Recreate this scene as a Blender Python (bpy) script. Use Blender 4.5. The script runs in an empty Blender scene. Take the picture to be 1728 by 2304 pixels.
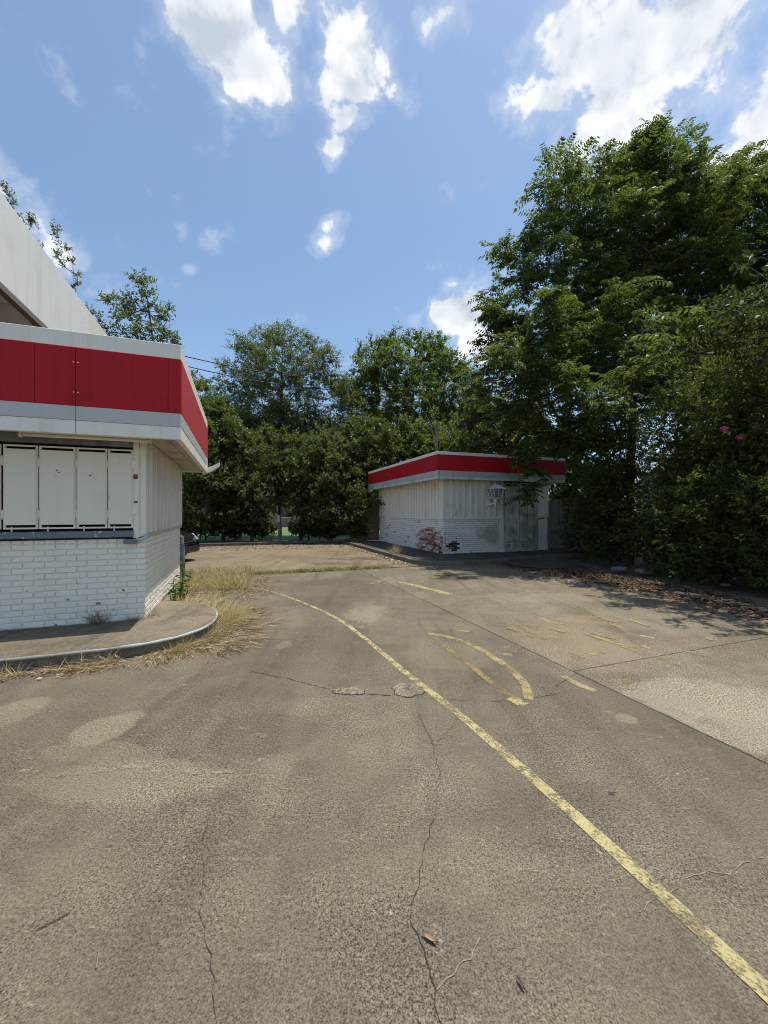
import bpy, bmesh, math, random
import numpy as np
from mathutils import Vector, Matrix

random.seed(7)
R = math.radians
S = bpy.context.scene
COL = S.collection

# ------------------------------------------------------------------ camera, sky, sun, exposure
F = 900.0; CX = 864.0; CY = 1152.0; H = 1.45          # focal length and centre in photo pixels, eye height
cam = bpy.data.cameras.new('camera'); camo = bpy.data.objects.new('camera', cam); COL.objects.link(camo)
cam.sensor_fit = 'HORIZONTAL'; cam.sensor_width = 36; cam.lens = 36 * F / 1728
cam.clip_start = 0.05; cam.clip_end = 3000
camo.location = (0, 0, H); camo.rotation_euler = (R(90), 0, 0)
S.camera = camo
S.view_settings.view_transform = 'Standard'; S.view_settings.look = 'None'
S.view_settings.exposure = 0.45; S.view_settings.gamma = 1.0; S.view_settings.use_curve_mapping = False
S.cycles.max_bounces = 6; S.cycles.diffuse_bounces = 3; S.cycles.glossy_bounces = 2; S.cycles.transmission_bounces = 3; S.cycles.transparent_max_bounces = 8
S.cycles.pixel_filter_type = 'BLACKMAN_HARRIS'; S.cycles.filter_width = 1.0
S.cycles.use_denoising = True; S.cycles.denoising_prefilter = 'FAST'; S.cycles.denoising_input_passes = 'RGB_ALBEDO_NORMAL'
S.cycles.use_adaptive_sampling = True; S.cycles.adaptive_threshold = 0.012

SKY = 0.127
SUN_DIR = Vector((0.445, 0.163, 1.98)).normalized()
sun = bpy.data.lights.new('sun', 'SUN'); suno = bpy.data.objects.new('sun', sun); COL.objects.link(suno)
sun.energy = 3.8; sun.angle = R(0.53); sun.color = (1.0, 0.95, 0.86)
suno.rotation_euler = SUN_DIR.to_track_quat('Z', 'Y').to_euler()
suno.location = (10, 4, 40)

# ---- tiny node helpers
class NT:
    def __init__(s, nt): s.nt = nt
    def n(s, typ, ins=None, **props):
        nd = s.nt.nodes.new(typ)
        for k, v in props.items(): setattr(nd, k, v)
        for k, v in (ins or {}).items(): s.set(nd, k, v)
        return nd
    def set(s, nd, k, v):
        inp = nd.inputs[k]
        if isinstance(v, bpy.types.NodeSocket): s.nt.links.new(v, inp)
        elif isinstance(v, bpy.types.Node): s.nt.links.new(v.outputs[0], inp)
        else: inp.default_value = v
    def math(s, op, a, b=0.0, c=None, clamp=False):
        d = {0: a, 1: b}
        if c is not None: d[2] = c
        return s.n('ShaderNodeMath', d, operation=op, use_clamp=clamp).outputs[0]
    def mix(s, f, a, b, blend='MIX'):
        nd = s.n('ShaderNodeMix', data_type='RGBA', blend_type=blend)
        s.set(nd, 0, f); s.set(nd, 6, a); s.set(nd, 7, b)
        return nd.outputs[2]
    def ramp(s, f, a, b, lo=0.0, hi=1.0, smooth=True):
        return s.n('ShaderNodeMapRange', {0: f, 1: a, 2: b, 3: lo, 4: hi}, interpolation_type='SMOOTHSTEP' if smooth else 'LINEAR').outputs[0]
    def noise(s, vec, scale, detail=4, rough=0.55, dist=0.0):
        return s.n('ShaderNodeTexNoise', {'Vector': vec, 'Scale': scale, 'Detail': detail, 'Roughness': rough, 'Distortion': dist}).outputs[0]
    def mapv(s, vec, scale=(1, 1, 1), loc=(0, 0, 0), rot=(0, 0, 0)):
        return s.n('ShaderNodeMapping', {'Vector': vec, 'Scale': scale, 'Location': loc, 'Rotation': rot}).outputs[0]

def c4(c): return (c[0], c[1], c[2], 1.0)

# ---- world: Nishita sky with procedural clouds fixed in sky directions
W = bpy.data.worlds.new('World'); S.world = W; W.use_nodes = True
W.cycles.sampling_method = 'MANUAL'; W.cycles.sample_map_resolution = 512
W.node_tree.nodes.clear(); w = NT(W.node_tree)
sky = w.n('ShaderNodeTexSky', sky_type='NISHITA', sun_disc=False)
sky.sun_elevation = math.asin(SUN_DIR.z); sky.sun_rotation = math.atan2(SUN_DIR.x, SUN_DIR.y)
sky.air_density = 1.0; sky.dust_density = 1.1; sky.ozone_density = 0.8; sky.altitude = 50
gen = w.n('ShaderNodeTexCoord').outputs['Generated']
d0 = w.n('ShaderNodeVectorMath', {0: gen}, operation='NORMALIZE').outputs[0]
nz = w.n('ShaderNodeTexNoise', {'Vector': d0, 'Scale': 5.0, 'Detail': 4, 'Roughness': 0.6})
off = w.n('ShaderNodeVectorMath', {0: nz.outputs['Color'], 1: (0.5, 0.5, 0.5)}, operation='SUBTRACT').outputs[0]
off = w.n('ShaderNodeVectorMath', {0: off, 'Scale': 0.13}, operation='SCALE').outputs[0]
dw = w.n('ShaderNodeVectorMath', {0: d0, 1: off}, operation='ADD').outputs[0]
blobs = [(470, 30, 100, 1), (540, 90, 100, 1), (600, 150, 62, .95), (535, 195, 40, .85), (640, 20, 60, .9), (610, 205, 26, .8),
         (790, 100, 80, 1), (780, 180, 72, 1), (770, 270, 52, .9), (752, 335, 34, .85), (880, 215, 26, .7), (760, 10, 40, .7), (620, 290, 42, .62),
         (1290, 150, 115, 1), (1420, 90, 180, 1), (1560, 70, 125, 1), (1230, 235, 85, 1), (1370, 240, 125, 1), (1180, 200, 45, .8), (1200, 60, 45, .7),
         (1730, 270, 115, 1), (1680, 345, 90, 1), (1800, 170, 120, 1), (1020, 12, 46, .8),
         (40, 455, 84, .74), (115, 525, 52, .66), (0, 410, 62, .72), (748, 530, 32, .88), (1055, 730, 62, 1.05), (1085, 790, 62, 1.05), (1020, 705, 36, 1.0),
         (418, 515, 20, .5), (480, 560, 26, .42), (446, 602, 18, .5), (250, 655, 36, .62), (120, 110, 46, .36)]
acc = None
for (px, py, r, a) in blobs:
    v = Vector(((px - CX) / F, 1, (CY - py) / F)); k = v.length; v.normalize()
    rad = r / F / k * 1.8
    dist = w.n('ShaderNodeVectorMath', {0: dw, 1: tuple(v)}, operation='DISTANCE').outputs['Value']
    m = w.ramp(dist, rad, 0.0, 0.0, a, smooth=False)
    acc = m if acc is None else w.math('MAXIMUM', acc, m)
# away from the named clouds the same kind of scattered fair-weather cloud goes on
glob = w.ramp(w.noise(w.n('ShaderNodeVectorMath', {0: d0, 1: (3.1, 1.7, 0.4)}, operation='ADD').outputs[0], 2.6, 3, 0.5), 0.56, 0.72, 0.0, 0.85)
infront = w.ramp(w.n('ShaderNodeVectorMath', {0: d0, 1: (0, 1, 0)}, operation='DOT_PRODUCT').outputs['Value'], 0.30, 0.52)
glob = w.math('MULTIPLY', glob, w.math('SUBTRACT', 1.0, infront))
acc = w.math('MAXIMUM', acc, glob)
fb = w.noise(d0, 10.0, 10, 0.60, 0.2)
fbs = w.noise(w.n('ShaderNodeVectorMath', {0: d0, 1: tuple(SUN_DIR * 0.035)}, operation='ADD').outputs[0], 10.0, 4, 0.55, 0.25)
fb2 = w.noise(w.mapv(d0, (1, 1, 1), (4, 2, 1)), 5.0, 4, 0.6)
dens = w.math('ADD', acc, w.math('MULTIPLY', w.math('SUBTRACT', fb, 0.5), 1.9))
mask = w.math('MAXIMUM', w.ramp(dens, 0.43, 0.68), w.math('MULTIPLY', w.ramp(dens, 0.18, 0.55), 0.26))
core = w.ramp(w.math('ADD', acc, w.math('MULTIPLY', w.math('SUBTRACT', fb2, 0.5), 2.4)), 0.50, 1.10)
relief = w.ramp(w.math('SUBTRACT', fbs, fb), -0.10, 0.12)
shade_ = w.math('MULTIPLY', w.math('ADD', w.math('MULTIPLY', core, 0.55), w.math('MULTIPLY', relief, 0.55)), 0.9, clamp=True)
ccol = w.mix(shade_, c4((0.80 / SKY, 0.81 / SKY, 0.82 / SKY)), c4((0.42 / SKY, 0.475 / SKY, 0.54 / SKY)))
skyc = w.mix(1.0, sky.outputs[0], c4((0.88, 0.99, 1.03)), 'MULTIPLY')
skyc = w.mix(0.12, skyc, c4((0.34 / SKY, 0.44 / SKY, 0.58 / SKY)))
fin = w.mix(w.math('MULTIPLY', mask, 0.97), skyc, ccol)
bg = w.n('ShaderNodeBackground', {'Color': fin, 'Strength': SKY})
w.n('ShaderNodeOutputWorld', {'Surface': bg})

# ------------------------------------------------------------------ frames and measuring helpers
ANG = math.atan2(327, 900)                    # the whole lot is turned about 20 degrees
UX, UY = math.cos(ANG), math.sin(ANG)
def G(px, py, z=0.0):                         # point of the level plane at height z seen at a photo pixel
    Y = F * (H - z) / (py - CY); return Vector(((px - CX) / F * Y, Y, z))
def AT(px, py, Y): return Vector(((px - CX) / F * Y, Y, H - (py - CY) / F * Y))
def UV(o, a, b, z=0.0): return Vector((o[0] + a * UX - b * UY, o[1] + a * UY + b * UX, z))
def toUV(o, p): dx, dy = p[0] - o[0], p[1] - o[1]; return (dx * UX + dy * UY, -dx * UY + dy * UX)

# ------------------------------------------------------------------ materials
MATS = {}
def new_mat(name):
    m = bpy.data.materials.new(name); m.use_nodes = True; m.node_tree.nodes.clear(); MATS[name] = m
    return m, NT(m.node_tree)
def finish(t, col, rough=0.6, metal=0.0, bump=None, bstr=0.2, bdist=0.01, spec=0.5, extra=None, alpha=None):
    b = t.n('ShaderNodeBsdfPrincipled', {'Base Color': col, 'Roughness': rough, 'Metallic': metal, 'Specular IOR Level': spec})
    if bump is not None:
        t.set(b, 'Normal', t.n('ShaderNodeBump', {'Height': bump, 'Strength': bstr, 'Distance': bdist}))
    out = b.outputs[0]
    if alpha is not None:
        tr = t.n('ShaderNodeBsdfTransparent'); ms = t.n('ShaderNodeMixShader', {0: alpha, 1: tr, 2: b}); out = ms.outputs[0]
    t.n('ShaderNodeOutputMaterial', {'Surface': out}); return b
def pos(t): return t.n('ShaderNodeNewGeometry').outputs['Position']

def paint(name, base, dirt, amount=0.5, streak=0.5, rough=0.55, chips=None, chipcol=(.2, .2, .2), spec=.4, fine=.06, lo=.52, hi=.78, bstr=.12):
    m, t = new_mat(name); P = pos(t)
    a = t.ramp(t.noise(P, 1.7, 6, .6), lo, hi)
    s = t.ramp(t.noise(t.mapv(P, (9, 9, .55)), 1.0, 5, .6), .5, .75)
    f = t.math('ADD', t.math('MULTIPLY', a, amount), t.math('MULTIPLY', s, streak), clamp=True)
    col = t.mix(f, c4(base), c4(dirt))
    sp = t.math('MULTIPLY', t.math('SUBTRACT', t.noise(P, 60, 4, .7), .5), fine * 4)
    col = t.mix(t.math('ABSOLUTE', sp, clamp=True), col, c4([x * .55 for x in dirt]))
    if chips:
        ch = t.ramp(t.noise(P, chips[0], 5, .6), chips[1], chips[1] + .02)
        col = t.mix(ch, col, c4(chipcol))
    finish(t, col, rough, bump=t.noise(P, 45, 4, .6), bstr=bstr, bdist=.01, spec=spec); return m

def ell(t, P, x, y, rx, ry, soft=.35, wob=.25, nz=None):   # a soft-edged stain of its own shape at a place on the floor
    q = t.n('ShaderNodeVectorMath', {0: P, 1: (x, y, 0)}, operation='SUBTRACT').outputs[0]
    q = t.n('ShaderNodeVectorMath', {0: q, 1: (1 / rx, 1 / ry, 0)}, operation='MULTIPLY').outputs[0]
    ln = t.n('ShaderNodeVectorMath', {0: q}, operation='LENGTH').outputs['Value']
    ln = t.math('ADD', ln, t.math('MULTIPLY', nz, wob * 4))
    return t.ramp(ln, 1.0, 1.0 - soft)

def concrete(name, base, light, dark, stains=(), aggr=1.0, pale=.6):
    m, t = new_mat(name); P = pos(t)
    big = t.noise(P, .55, 4, .6, .4); mid = t.noise(P, 3.6, 5, .65, .3)
    tilt = t.mapv(P, (1.0, 3.0, 1), (0, 0, 0), (0, 0, R(35)))
    brush = t.noise(tilt, 7.5, 5, .72)
    col = t.mix(t.ramp(big, .36, .68), c4(base), c4(light))
    col = t.mix(t.math('MULTIPLY', t.ramp(mid, .42, .72), .5), col, c4(dark))
    trk = t.noise(t.mapv(P, (2.6, .32, 1), (1, 4, 0), (0, 0, -ANG)), 1.0, 5, .6, .5)
    col = t.mix(t.math('MULTIPLY', t.ramp(trk, .50, .70), .55), col, c4([x * .8 for x in dark]))
    col = t.mix(t.math('MULTIPLY', t.ramp(trk, .46, .30), .35), col, c4([x * 1.15 for x in light]))
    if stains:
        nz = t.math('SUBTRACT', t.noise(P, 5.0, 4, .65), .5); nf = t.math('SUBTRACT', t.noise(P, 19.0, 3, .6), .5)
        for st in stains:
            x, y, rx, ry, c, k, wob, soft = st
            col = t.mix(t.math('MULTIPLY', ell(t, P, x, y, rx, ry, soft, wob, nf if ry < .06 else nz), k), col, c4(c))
    col = t.mix(t.math('MULTIPLY', t.ramp(brush, .55, .74), pale), col, c4([x * 1.4 for x in light]))
    scf = t.math('MULTIPLY', t.ramp(t.noise(P, 15, 5, .7), .60, .70), t.ramp(t.noise(t.mapv(P, (1, 1, 1), (9, 2, 0)), .9, 3, .6), .48, .66))
    col = t.mix(t.math('MULTIPLY', scf, .7), col, c4([x * 1.7 for x in light]))
    g2 = t.noise(P, 66, 4, .75); g3 = t.noise(t.mapv(P, (1, 1, 1), (3, 7, 0)), 150, 2, .7)
    patchy = t.ramp(t.noise(P, 1.3, 3, .6), .35, .7, .5, 1.35)
    gm = t.math('ADD', t.math('MULTIPLY', t.math('SUBTRACT', g2, .5), 3.7), t.math('MULTIPLY', t.math('SUBTRACT', g3, .5), 4.0))
    gm = t.math('ADD', t.math('MULTIPLY', t.math('MULTIPLY', gm, patchy), aggr), 1.0)
    gm = t.math('MINIMUM', t.math('MAXIMUM', gm, .25), 2.3)
    col = t.n('ShaderNodeVectorMath', {0: col, 'Scale': gm}, operation='SCALE').outputs[0]
    hgt = t.math('ADD', t.math('MULTIPLY', g2, 1.0), t.math('ADD', t.math('MULTIPLY', g3, .6), t.math('MULTIPLY', mid, .8)))
    finish(t, col, .88, bump=hgt, bstr=.10, bdist=.005, spec=.25); return m

def plain(name, col, rough=.6, metal=0, spec=.5, vary=.25, scale=6, bstr=.15):
    m, t = new_mat(name); P = pos(t)
    n1 = t.noise(P, scale, 6, .65)
    cc = t.mix(t.ramp(n1, .35, .7), c4([x * (1 - vary) for x in col]), c4([min(1, x * (1 + vary)) for x in col]))
    finish(t, cc, rough, metal, bump=t.noise(P, scale * 8, 4, .6), bstr=bstr, bdist=.01, spec=spec); return m

def leaf_mat(name, dark, mid, light, trans=.35, rough=.5):
    m, t = new_mat(name)
    at = t.n('ShaderNodeAttribute', attribute_name='tint').outputs['Fac']
    col = t.mix(t.ramp(at, 0, .55, smooth=False), c4(dark), c4(mid))
    col = t.mix(t.ramp(at, .55, 1, smooth=False), col, c4(light))
    b = t.n('ShaderNodeBsdfPrincipled', {'Base Color': col, 'Roughness': rough, 'Specular IOR Level': .25})
    tc = t.mix(.5, col, c4([light[0] * 1.6, light[1] * 1.7, light[2] * .7]))
    tr = t.n('ShaderNodeBsdfTranslucent', {'Color': tc})
    ms = t.n('ShaderNodeMixShader', {0: trans, 1: b, 2: tr})
    t.n('ShaderNodeOutputMaterial', {'Surface': ms}); return m

def attr_mat(name, cols, rough=.8, trans=0.0):
    m, t = new_mat(name)
    at = t.n('ShaderNodeAttribute', attribute_name='tint').outputs['Fac']
    rp = t.n('ShaderNodeValToRGB', {0: at}); cr = rp.color_ramp
    while len(cr.elements) < len(cols): cr.elements.new(.5)
    for i, c in enumerate(cols): cr.elements[i].position = i / (len(cols) - 1); cr.elements[i].color = c4(c)
    b = t.n('ShaderNodeBsdfPrincipled', {'Base Color': rp.outputs[0], 'Roughness': rough, 'Specular IOR Level': .25})
    out = b.outputs[0]
    if trans: out = t.n('ShaderNodeMixShader', {0: trans, 1: b, 2: t.n('ShaderNodeBsdfTranslucent', {'Color': rp.outputs[0]})}).outputs[0]
    t.n('ShaderNodeOutputMaterial', {'Surface': out}); return m

M_white = paint('white_paint', (.82, .77, .645), (.50, .43, .31), .35, .2, chips=(9, .74), chipcol=(.25, .2, .15))
M_fascia = paint('fascia_white_paint', (.81, .765, .655), (.54, .485, .38), .5, .4, fine=.08)
M_upper = paint('upper_fascia_paint', (.80, .785, .71), (.54, .52, .44), .3, .45, fine=.04)
M_siding = paint('siding_paint', (.74, .70, .60), (.34, .275, .18), .35, .6, chips=(14, .75), chipcol=(.16, .12, .08))
M_shutter = paint('shutter_paint', (.79, .73, .605), (.60, .525, .40), .35, .25, chips=(6.5, .735), chipcol=(.10, .06, .04))
M_sill = paint('slate_sill_paint', (.155, .175, .195), (.10, .11, .12), .4, .1, chips=(12, .60), chipcol=(.55, .54, .50))
M_red = paint('red_panel', (.43, .014, .021), (.30, .012, .017), .6, .5, rough=.5, spec=.15, fine=.02, bstr=.03)
M_redlit = paint('sunlit_faded_red_panel', (.52, .055, .065), (.42, .04, .048), .5, .35, rough=.45, spec=.35, fine=.03, bstr=.03)  # paler side red: fading plus the grazing sun's sheen put into the colour
M_fascia2 = paint('algae_stained_fascia', (.62, .61, .55), (.22, .21, .14), .55, .6, lo=.45, hi=.7, fine=.1)
M_grey2 = paint('algae_stained_grey', (.42, .45, .45), (.20, .21, .17), .45, .6, fine=.08)
M_siding2 = paint('streaked_booth_siding', (.77, .745, .66), (.36, .31, .21), .35, .55, chips=(14, .75), chipcol=(.16, .12, .08))
M_mortar2 = paint('dirty_mortar', (.34, .33, .29), (.20, .19, .15), .5, .2, bstr=.4)
M_grey = paint('grey_band', (.50, .495, .465), (.38, .375, .345), .5, .2, rough=.5, fine=.05, bstr=.05)
M_soffit = paint('soffit_boards', (.48, .45, .37), (.17, .12, .07), .55, .25, lo=.42, hi=.7)
M_brick = paint('painted_brick', (.83, .78, .66), (.58, .525, .41), .4, .25, chips=(7.5, .735), chipcol=(.24, .23, .21), bstr=.35)
M_mortar = paint('painted_mortar', (.77, .72, .61), (.54, .48, .37), .4, .15, bstr=.4)
M_dark = plain('dark_interior', (.02, .018, .016), .9)
M_rust = plain('rusty_metal', (.16, .075, .04), .8, vary=.5, scale=30)
M_steel = plain('grey_steel', (.22, .23, .25), .5, .3, vary=.3)
M_kerbpaint = paint('kerb_edge_paint', (.42, .43, .43), (.17, .155, .13), .7, .4, rough=.85, spec=.2, fine=.3, lo=.4, hi=.6)
M_asphalt = concrete('dark_asphalt', (.06, .054, .046), (.085, .077, .064), (.04, .037, .032), aggr=.6, pale=.3)
M_walk = concrete('walkway_concrete', (.135, .112, .077), (.205, .172, .12), (.058, .049, .036), aggr=.5)
M_kerb = concrete('kerb_concrete', (.14, .12, .09), (.19, .165, .125), (.08, .07, .055), aggr=.7)
M_patch = concrete('rough_patch_concrete', (.19, .16, .105), (.26, .225, .155), (.085, .07, .048), aggr=1.5)
M_dirt = plain('bare_dirt', (.13, .095, .062), .95, vary=.4, scale=3, bstr=.6)
M_lawn = plain('lawn_ground', (.10, .15, .035), .95, vary=.4, scale=1.5, bstr=.5)
M_wood = paint('weathered_wood', (.17, .15, .125), (.09, .08, .065), .5, .6, rough=.85, spec=.2)
M_woodpale = paint('pale_fence_wood', (.24, .225, .195), (.12, .115, .095), .5, .6, rough=.85, spec=.2)
M_bark = plain('bark', (.085, .07, .055), .95, vary=.45, scale=12, bstr=.8)
M_barkpale = plain('pale_dead_bark', (.24, .21, .17), .95, vary=.3, scale=12, bstr=.5)
M_wire = plain('black_cable', (.015, .015, .017), .6)
M_crack = plain('crack_shadow', (.035, .03, .024), .95, vary=.3, scale=30)
M_crackpale = plain('crack_pale', (.22, .19, .14), .95, vary=.3, scale=40)
M_carpaint = plain('black_car_paint', (.012, .012, .015), .18, .2, .6, vary=.1, bstr=0)
M_glass = plain('dark_glass', (.02, .025, .028), .05, 0, .8, vary=.1, bstr=0)
M_lantern = paint('lantern_white_paint', (.82, .81, .77), (.6, .58, .5), .25, .1)
M_lampglass = plain('frosted_glass', (.30, .31, .29), .25, 0, .6, vary=.25, bstr=.05)
M_chrome = plain('chrome', (.75, .76, .78), .12, 1, vary=.05, bstr=0)
M_rubber = plain('tyre_rubber', (.02, .02, .02), .85)
M_lens = plain('headlight_lens', (.55, .57, .6), .1, .3, .8, vary=.1, bstr=0)
M_housebrick = paint('house_brick', (.36, .20, .15), (.26, .15, .12), .5, .2)
M_roof = plain('roof_shingle', (.14, .12, .11), .9, vary=.3, scale=8)
M_beige = paint('beige_wall', (.52, .48, .40), (.40, .37, .30), .4, .2)
M_stone = plain('pale_stone', (.19, .175, .145), .9, vary=.3, scale=9)

def worn_yellow(name, col, lo, hi, sc=9):
    m, t = new_mat(name); P = pos(t)
    n1 = t.math('ADD', t.math('MULTIPLY', t.noise(P, sc, 6, .7), .55), t.math('MULTIPLY', t.noise(P, 75, 5, .75), .5))
    a = t.ramp(n1, lo, hi)
    cc = t.mix(t.noise(P, 3, 4, .6), c4(col), c4([x * .72 for x in col]))
    finish(t, cc, .8, alpha=a, spec=.3, bump=n1, bstr=.2, bdist=.004); return m
M_yellow = worn_yellow('worn_yellow_paint', (.46, .39, .185), .635, .455)
M_blotch = worn_yellow('pale_blotch_paint', (.285, .245, .168), .66, .44)
M_faded = worn_yellow('faded_yellow_paint', (.35, .285, .135), .665, .455, 5)
M_ghost = worn_yellow('ghost_yellow_paint', (.29, .215, .095), .62, .42, 4)

M_lf_pecan = leaf_mat('pecan_leaf', (.040, .066, .017), (.070, .108, .028), (.130, .172, .046), .44)
M_lf_oak = leaf_mat('oak_leaf', (.062, .086, .032), (.098, .130, .046), (.165, .195, .076), .40)
M_lf_elm = leaf_mat('elm_leaf', (.056, .090, .022), (.095, .142, .034), (.175, .22, .056), .45)
M_lf_shrub = leaf_mat('shrub_leaf', (.046, .068, .020), (.078, .110, .030), (.145, .185, .052), .36, .42)
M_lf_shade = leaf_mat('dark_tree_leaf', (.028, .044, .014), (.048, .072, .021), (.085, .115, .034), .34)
M_lf_weed = leaf_mat('weed_leaf', (.05, .11, .025), (.08, .16, .035), (.14, .22, .06), .35)
M_flower = plain('pink_blossom', (.62, .12, .24), .7, vary=.3, scale=20)
M_hay = attr_mat('dry_grass_blades', [(.18, .135, .065), (.42, .33, .155), (.58, .48, .25), (.40, .37, .15)], .75, .25)
M_straw = attr_mat('matted_straw', [(.13, .09, .05), (.32, .23, .125), (.46, .35, .20), (.52, .44, .29)], .8, .15)
M_green = attr_mat('grass_blades', [(.06, .10, .025), (.10, .15, .04), (.17, .19, .06), (.30, .26, .10)], .7, .3)
M_litter = attr_mat('fallen_leaf_litter', [(.04, .024, .016), (.075, .042, .026), (.12, .065, .04), (.18, .12, .075)], .85)
M_litterpale = attr_mat('pale_leaf_litter', [(.10, .07, .045), (.24, .17, .11), (.36, .28, .19), (.45, .38, .28)], .85)

# ------------------------------------------------------------------ object helpers
def link(o, parent=None):
    COL.objects.link(o)
    if parent: o.parent = parent
    return o
def tag(o, label=None, cat=None, group=None, kind=None):
    if label: o['label'] = label
    if cat: o['category'] = cat
    if group: o['group'] = group
    if kind: o['kind'] = kind
    return o
def empty(name, loc=(0, 0, 0), rz=0.0, **kw):
    o = bpy.data.objects.new(name, None); o.location = loc; o.rotation_euler = (0, 0, rz); o.empty_display_size = .2
    link(o); return tag(o, **kw)
def mesh_obj(name, verts, faces, mat, parent=None, smooth=False, **kw):
    me = bpy.data.meshes.new(name); me.from_pydata([tuple(v) for v in verts], [], faces); me.update()
    if smooth: me.shade_smooth()
    me.materials.append(mat); o = bpy.data.objects.new(name, me); link(o, parent); return tag(o, **kw)
def bm_obj(name, bm, mat, parent=None, smooth=False, **kw):
    me = bpy.data.meshes.new(name); bmesh.ops.recalc_face_normals(bm, faces=bm.faces); bm.to_mesh(me); bm.free()
    if smooth: me.shade_smooth()
    me.materials.append(mat); o = bpy.data.objects.new(name, me); link(o, parent); return tag(o, **kw)
def bbox(bm, x0, x1, y0, y1, z0, z1, bev=0.0):
    b2 = bmesh.new()
    mt = Matrix.Translation(((x0 + x1) / 2, (y0 + y1) / 2, (z0 + z1) / 2)) @ Matrix.Diagonal((abs(x1 - x0), abs(y1 - y0), abs(z1 - z0), 1))
    bmesh.ops.create_cube(b2, size=1, matrix=mt)
    if bev: bmesh.ops.bevel(b2, geom=b2.edges[:], offset=bev, segments=1, affect='EDGES')
    me = bpy.data.meshes.new('t'); b2.to_mesh(me); b2.free(); bm.from_mesh(me); bpy.data.meshes.remove(me)
def box(name, x0, x1, y0, y1, z0, z1, mat, parent=None, bev=0.004, **kw):
    bm = bmesh.new(); bbox(bm, x0, x1, y0, y1, z0, z1, bev); return bm_obj(name, bm, mat, parent, **kw)
def boxes(name, lst, mat, parent=None, bev=.003, **kw):
    bm = bmesh.new()
    for b in lst: bbox(bm, *b, bev)
    return bm_obj(name, bm, mat, parent, **kw)
def tube_data(pts, rad, n=8, caps=True):
    pts = [Vector(p) for p in pts]; V = []; Fc = []
    for i, p in enumerate(pts):
        d = (pts[min(i + 1, len(pts) - 1)] - pts[max(i - 1, 0)]).normalized()
        up = Vector((0, 0, 1)) if abs(d.z) < .95 else Vector((1, 0, 0))
        a = d.cross(up).normalized(); b = a.cross(d)
        r = rad[i] if hasattr(rad, '__len__') else rad
        for k in range(n): th = 2 * math.pi * k / n; V.append(p + a * (r * math.cos(th)) + b * (r * math.sin(th)))
    for i in range(len(pts) - 1):
        for k in range(n): Fc.append((i * n + k, i * n + (k + 1) % n, (i + 1) * n + (k + 1) % n, (i + 1) * n + k))
    if caps: Fc.append(tuple(range(n - 1, -1, -1))); Fc.append(tuple(range((len(pts) - 1) * n, len(pts) * n)))
    return V, Fc
def tube(name, pts, rad, mat, parent=None, n=8, **kw):
    V, Fc = tube_data(pts, rad, n); return mesh_obj(name, V, Fc, mat, parent, True, **kw)
def prism(name, poly, z0, z1, mat, parent=None, bev=0.0, **kw):
    bm = bmesh.new(); vs = [bm.verts.new((p[0], p[1], z1)) for p in poly]; f = bm.faces.new(vs)
    if f.normal.z < 0: f.normal_flip()
    top = list(f.edges)
    r = bmesh.ops.extrude_face_region(bm, geom=[f]); nv = [g for g in r['geom'] if isinstance(g, bmesh.types.BMVert)]
    bmesh.ops.translate(bm, verts=nv, vec=(0, 0, z0 - z1))
    if bev: bmesh.ops.bevel(bm, geom=[e for e in bm.edges if all(abs(v.co.z - z1) < 1e-5 for v in e.verts)], offset=bev, segments=3, affect='EDGES')
    return bm_obj(name, bm, mat, parent, **kw)
def spline(pts, n=8):          # Catmull-Rom through points
    P = [Vector(p) for p in pts]; P = [P[0] * 2 - P[1]] + P + [P[-1] * 2 - P[-2]]; out = []
    for i in range(1, len(P) - 2):
        for k in range(n):
            t = k / n; a, b, c, d = P[i - 1:i + 3]
            out.append(.5 * ((2 * b) + (c - a) * t + (2 * a - 5 * b + 4 * c - d) * t * t + (3 * b - a - 3 * c + d) * t ** 3))
    out.append(P[-2]); return out
def ribbon(name, pts, width, z, mat, parent=None, jit=0.0, **kw):
    pts = [Vector((p[0], p[1], 0)) for p in pts]; V = []; Fc = []; rg = random.Random(len(pts) * 7 + int(abs(pts[0].x) * 100))
    for i, p in enumerate(pts):
        d = (pts[min(i + 1, len(pts) - 1)] - pts[max(i - 1, 0)]).normalized(); n = Vector((-d.y, d.x, 0))
        wd = (width[i] if hasattr(width, '__len__') else width) / 2
        V += [p + n * wd * (1 + rg.uniform(-jit, jit)) + Vector((0, 0, z)), p - n * wd * (1 + rg.uniform(-jit, jit)) + Vector((0, 0, z))]
    for i in range(len(pts) - 1): Fc.append((2 * i + 1, 2 * i + 3, 2 * i + 2, 2 * i))
    return mesh_obj(name, V, Fc, mat, parent, **kw)
def quads_obj(name, V, tint, mat, parent=None, **kw):
    """V: (n,4,3) array of leaf or blade quads -> one mesh with a per-face tint"""
    n = len(V); me = bpy.data.meshes.new(name)
    me.vertices.add(n * 4); me.vertices.foreach_set('co', np.ascontiguousarray(V, dtype=np.float32).ravel())
    me.loops.add(n * 4); me.loops.foreach_set('vertex_index', np.arange(n * 4, dtype=np.int32))
    me.polygons.add(n); me.polygons.foreach_set('loop_start', np.arange(0, n * 4, 4, dtype=np.int32))
    a = me.attributes.new('tint', 'FLOAT', 'FACE'); a.data.foreach_set('value', np.asarray(tint, dtype=np.float32))
    me.update(calc_edges=True); me.materials.append(mat)
    o = bpy.data.objects.new(name, me); link(o, parent); return tag(o, **kw)

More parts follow.
